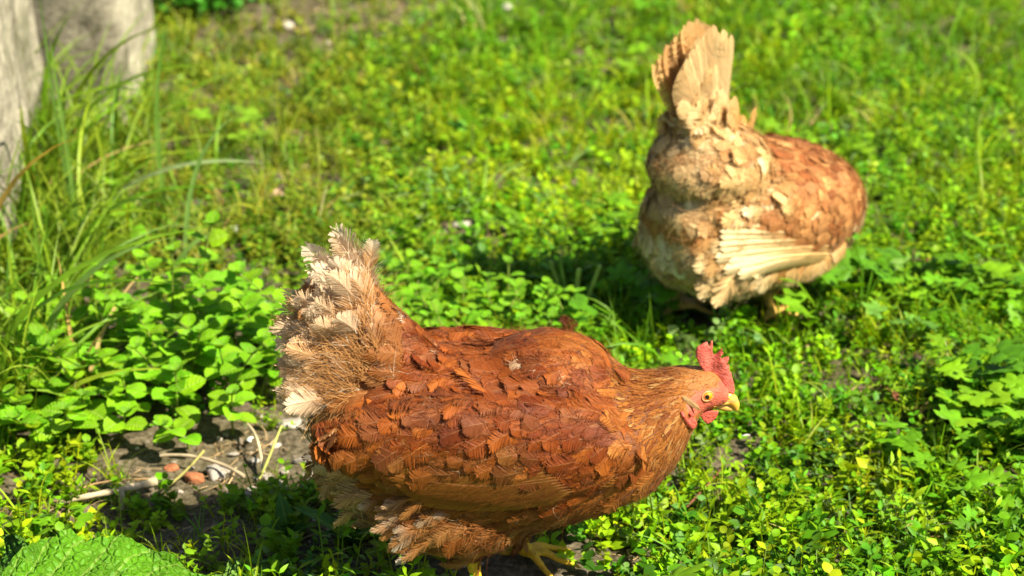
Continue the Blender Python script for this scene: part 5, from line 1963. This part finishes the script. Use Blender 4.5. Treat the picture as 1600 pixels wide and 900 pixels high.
# ------------------------------------------------------------------ the large crinkled leaves in the lower left corner
def crinkled_leaf(root, base, tipp, width, seed, name='leaf', C=(0.135, 0.34, 0.014), droop=0.02, roll=0.0):
    r = np.random.default_rng(seed)
    base, tipp = np.asarray(base, float), np.asarray(tipp, float)
    ax = tipp - base; Ln = np.linalg.norm(ax); ax = ax / Ln
    side = unit(np.cross(ax, [0, 0, 1])); up = np.cross(side, ax)
    side, up = side * math.cos(roll) + up * math.sin(roll), up * math.cos(roll) - side * math.sin(roll)
    nr, nc = 46, 31
    V, U_, Q_ = [], [], []
    for i in range(nr):
        t = i / (nr - 1)
        wd = math.sin(math.pi * (0.04 + 0.955 * t) ** 0.78) ** 0.72 * width / 2
        wd *= 1 + 0.05 * math.sin(t * 17 + seed) + 0.018 * (1 if i % 2 else -1) + 0.02 * math.sin(t * 55)
        for k in range(nc):
            f = (k - (nc - 1) / 2) / ((nc - 1) / 2)
            v = t - 0.30 * abs(f)
            quilt = abs(math.sin(v * 22)) * (0.25 + 0.75 * min(1, abs(f) * 3)) * 0.0042
            ruffle = 0.0045 * abs(f) ** 3 * math.sin(t * 30 + (2 if f > 0 else 0) + seed)
            z = 0.20 * abs(f) * wd + quilt + ruffle - droop * (t ** 2) * 4 * Ln * 0.3 + 0.0015 * math.sin(f * 23 + t * 37)
            p = base + ax * Ln * t + side * f * wd + up * z
            V.append(p); U_.append((f, t, 0))
    for i in range(nr - 1):
        for k in range(nc - 1):
            a = i * nc + k
            Q_.append((a, a + 1, a + nc + 1, a + nc))
    m2 = MB()
    V = np.array(V) - np.array(root.location)
    m2.add(V, Q_, None, C, U_)
    return m2.build(name, M_BROAD, root)


g0 = GP(150, 1010)
root = empty('dock_plant', (g0[0], g0[1], 0.0))
tag(root, 'plant with huge crinkled light green leaves in the lower left corner', 'broad leaved plant')
crinkled_leaf(root, GP(-10, 950, .060), GP(345, 915, .040), 0.135, 3, droop=0.04, roll=-0.35, C=(0.085, 0.25, 0.006))
crinkled_leaf(root, GP(60, 1010, .03), GP(15, 835, .060), 0.07, 9, C=(0.055, 0.17, 0.012), roll=0.9)
crinkled_leaf(root, GP(300, 1000, .02), GP(375, 872, .040), 0.040, 5, C=(0.16, 0.33, 0.05), roll=0.5)
c = Clump()
for q in (GP(-10, 950, .060), GP(60, 1010, .03), GP(300, 1000, .02)):
    a = np.array([0, 0, 0.0]); b = q - g0
    c.tube(bez(a, a + np.array([0, 0, .02]), b - np.array([0, 0, .004]), b, 8), np.linspace(.004, .0025, 8), (0.16, 0.26, 0.05), 7)
m2 = MB(); V, Q_, T_, C_, U_ = c.proto(); m2.add(V, Q_, T_, C_); m2.build('stalk', M_STEM, root)

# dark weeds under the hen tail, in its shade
for i, (px, py, ln, lab) in enumerate(((548, 858, 0.075, 'dark lance leaved weed right under the rear fluff of the front hen'), (452, 850, 0.065, 'small lance leaved weed in the shadow left of the front hen'))):
    g = GP(px, py)
    rt = empty('broad_leaved_weed', (g[0], g[1], 0)); tag(rt, lab, 'weed')
    c = Clump(); rr = np.random.default_rng(30 + i)
    for j in range(5):
        a = 1.2 * j + rr.random()
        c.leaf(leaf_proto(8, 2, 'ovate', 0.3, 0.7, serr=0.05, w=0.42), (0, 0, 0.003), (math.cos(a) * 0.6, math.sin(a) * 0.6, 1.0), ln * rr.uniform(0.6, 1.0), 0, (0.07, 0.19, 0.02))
    m2 = MB(); V, Q_, T_, C_, U_ = c.proto(); m2.add(V, Q_, T_, C_, np.concatenate([U_, np.zeros((len(U_), 1))], 1)); m2.build('foliage', M_MINT, rt)

# lobed leaf standing out in the sparse grass
g = GP(738, 232)
rt = empty('lobed_leaf_seedling', (g[0], g[1], 0)); tag(rt, 'single pale green lobed leaf standing in the sparse grass behind the front hen', 'seedling')
c = Clump()
c.leaf(lobed_leaf_proto(3, 3, 30), (0, 0, 0.035), (-0.2, -0.25, 0.5), 0.034, 0.1, (0.17, 0.40, 0.035))
c.leaf(lobed_leaf_proto(4, 3, 30), (-.006, 0.004, 0.03), (-1, -0.1, 0.3), 0.024, 0.1, (0.15, 0.38, 0.035))
m2 = MB(); V, Q_, T_, C_, U_ = c.proto(); m2.add(V, Q_, T_, C_); m2.build('blade', M_LEAF, rt)
c = Clump(); c.tube([(0, 0, 0), (0, 0, .02), (0, 0, .045)], [.0015] * 3, (.15, .25, .04)); m2 = MB(); V, Q_, T_, C_, U_ = c.proto(); m2.add(V, Q_, T_, C_); m2.build('stem', M_STEM, rt)


# ------------------------------------------------------------------ long grass at the left
def blade(pts, w, C, label=None, name='grass_blade', mat=None, nrm=(0.2, -0.7, 0.6)):
    P = bez(*pts, 18)
    t = np.linspace(0, 1, 18)
    c = Clump(); c.strip(P - P[0], w * np.clip(1.04 - t ** 3, 0.05, 1) * np.clip(0.55 + t * 2, 0, 1), C, np.array(nrm), fold=0.16)
    V, Q_, T_, C_, U_ = c.proto()
    m2 = MB(); m2.add(V, Q_, T_, C_)
    o = m2.build(name, mat or M_GRASS)
    o.location = P[0]
    tag(o, label, 'grass blade')
    return o


def V3(px, py, yw): return PX(px, py, yw)


gy0 = GP(40, 600)[1]
blade([V3(30, 620, gy0), V3(70, 500, gy0), V3(120, 395, gy0 - .02), V3(268, 372, gy0 - .05)], 0.0085, (0.20, 0.33, 0.07), 'wide pale grass blade arching over the mint patch')
gy1 = GP(300, 470)[1]
blade([V3(245, 500, gy1), V3(262, 400, gy1), V3(330, 330, gy1), V3(352, 395, gy1)], 0.006, (0.17, 0.30, 0.06), 'grass blade bent over like a hook above the tall mint')
blade([V3(290, 430, gy1 + .1), V3(285, 300, gy1 + .1), V3(310, 220, gy1 + .1), V3(365, 182, gy1 + .1)], 0.006, (0.20, 0.36, 0.08), 'pale grass blade curving right, behind the tallest mint plant')
blade([V3(130, 430, gy1 + .15), V3(110, 250, gy1 + .15), V3(90, 150, gy1 + .15), V3(78, 60, gy1 + .15)], 0.006, (0.14, 0.26, 0.04), 'long upright grass blade in front of the concrete slab')
blade([V3(140, 420, gy1 + .2), V3(95, 280, gy1 + .2), V3(80, 120, gy1 + .2), V3(60, -20, gy1 + .2)], 0.005, (0.10, 0.20, 0.03), 'dark upright grass blade leaning on the concrete slab')
blade([V3(270, 370, gy1 + .25), V3(235, 230, gy1 + .25), V3(240, 120, gy1 + .25), V3(262, 30, gy1 + .25)], 0.006, (0.14, 0.28, 0.04), 'upright grass blade at the right end of the concrete slab')
blade([V3(170, 320, gy1 + .25), V3(210, 270, gy1 + .25), V3(300, 240, gy1 + .2), V3(415, 255, gy1 + .2)], 0.006, (0.30, 0.40, 0.18), 'pale flattened grass blade reaching right over the sparse grass')
# cut stems between the hens
g = GP(908, 500)
rt = empty('cut_stem_tuft', (g[0], g[1], 0)); tag(rt, 'tuft of blunt cut green stems in the shadow of the rear hen', 'cut stems')
for (bx, by, tx, ty, w, cc) in ((893, 492, 905, 420, .0030, (.36, .50, .08)), (905, 494, 938, 415, .0028, (.36, .50, .08)), (880, 480, 860, 408, .0024, (.32, .46, .08)), (902, 500, 898, 455, .0030, (.34, .48, .08)), (868, 480, 852, 450, .002, (.3, .3, .1)), (885, 490, 875, 400, .0018, (.2, .34, .05))):
    a = GP(bx, by); b = PX(tx, ty, a[1])
    c = Clump(); P = bez(a, a * .6 + b * .4 + np.array([.003, 0, 0]), a * .3 + b * .7, b, 8) - g
    c.tube(P, np.full(8, w * 1.0), cc, 7)
    e = P[-1]; c.tube([e, e + np.array([0, 0, .0004])], [w * .85, 0.0001], np.array(cc) * 1.4, 7)
    V, Q_, T_, C_, U_ = c.proto(); m2 = MB(); m2.add(V, Q_, T_, C_); m2.build('stem', M_STEM, rt)

# tall grass mass
mb = MB()
x, y, r = scatter(2400, -1.25, -0.1, 0.25, 2.1, 91)
px, py = to_px(np.stack([x, y, 0 * x], -1))
w = np.exp(-((px - 40) / 130) ** 2) * (py < 660) * (py > 260) + 0.55 * np.exp(-((px - 200) / 110) ** 2) * (py < 430) * (py > 130) + 0.22 * (px < 560) * (py < 300)
w = np.where(px < -150, 0.3, w)
k = r.random(len(x)) < w * 0.8
x, y, px, py = x[k], y[k], px[k], py[k]
print('tall tufts', len(x))
C = lerp(np.array([0.08, 0.20, 0.010]), np.array([0.20, 0.32, 0.02]), r.random(len(x)))
C[r.random(len(x)) < 0.05] = STRAW * 0.9
sc_ = np.clip(1.15 - (px - 60) / 400, 0.45, 1.15)
plant_many(mb, [grass_tuft(400 + i, 6, 0.155, 0.0042, 0.018, 1.2, 9) for i in range(12)], x, y, r, C, sc_, 0.15, 0.25)
o = mb.build('tall_grass', M_GRASS)
tag(o, 'long arching grass growing along the foot of the concrete slabs', 'grass', kind='stuff')


# ------------------------------------------------------------------ concrete slabs at the upper left
def slab(name, x0, x1, y0, y1, h, seed, label, rot=0.0):
    bm = bmesh.new()
    bmesh.ops.create_cube(bm, size=1)
    bmesh.ops.subdivide_edges(bm, edges=bm.edges, cuts=28, use_grid_fill=True)
    sx, sy, sz = x1 - x0, y1 - y0, h
    V = np.array([v.co[:] for v in bm.verts])
    S = np.array([sx, sy, sz])
    W = V * S
    # rounded, broken edges
    lim = 0.5 * S - 0.035
    core = np.clip(W, -lim, lim); dd = W - core
    ln = np.linalg.norm(dd, axis=1, keepdims=True)
    W = core + dd / np.maximum(ln, 1e-6) * np.minimum(ln, 0.035) * (ln > 0)
    nrm = unit(W - core * 0.9)
    W = W + nrm * (-0.012 * np.clip(snoise(W * np.array([1, 1, 0.12]), 45, seed + 5), 0, 1) + 0.016 * snoise(W, 9, seed) + 0.008 * snoise(W, 28, seed + 1) + 0.004 * snoise(W, 80, seed + 2))[:, None]
    for v, w_ in zip(bm.verts, W): v.co = w_
    me = bpy.data.meshes.new(name); bm.to_mesh(me); bm.free()
    o = colour_mesh(me, (1, 1, 1), M_WALL, name, None)
    o.location = ((x0 + x1) / 2, (y0 + y1) / 2, h / 2 - 0.04)
    o.rotation_euler = (0, 0, rot)
    tag(o, label, 'concrete slab')
    return o


slab('concrete_slab', -1.15, -0.632, 0.74, 1.15, 0.75, 5, 'nearer weathered grey concrete slab at the left edge', 0.06)
slab('concrete_slab', -1.10, -0.535, 1.22, 1.58, 0.80, 9, 'farther weathered concrete slab, ending right of the long grass', -0.05)

# bush of dark leaves behind the slab end
g = GP(300, 40)
rt = empty('low_bush', (g[0], g[1] + .05, 0)); tag(rt, 'dark green low bush beside the far end of the concrete slab', 'bush')
c = Clump(); rr = np.random.default_rng(8)
stems = Clump()
for i in range(60):
    a = rr.uniform(0, 6.28); q = math.sqrt(rr.random())
    tip = np.array([0.16 * q * math.cos(a), 0.12 * q * math.sin(a), 0.05 + 0.06 * rr.random()])
    stems.tube([(tip[0] * .4, tip[1] * .4, 0), tip * np.array([.8, .8, .5]), tip], [.0015, .0012, .0008], (.12, .2, .04), 4)
    for j in range(16):
        p = tip * rr.uniform(0.5, 1.05) + rr.normal(size=3) * 0.012
        d = rr.normal(size=3) + np.array([0, 0, .4])
        c.leaf(LP_RD, p, d, 0.016 * rr.uniform(.7, 1.2), rr.normal() * .3, np.array([0.045, 0.20, 0.012]) * rr.uniform(.7, 1.5))
V, Q_, T_, C_, U_ = c.proto(); m2 = MB(); m2.add(V, Q_, T_, C_); m2.build('foliage', M_LEAF, rt)
V, Q_, T_, C_, U_ = stems.proto(); m2 = MB(); m2.add(V, Q_, T_, C_); m2.build('stem', M_STEM, rt)
print('total script', time.time() - _t)
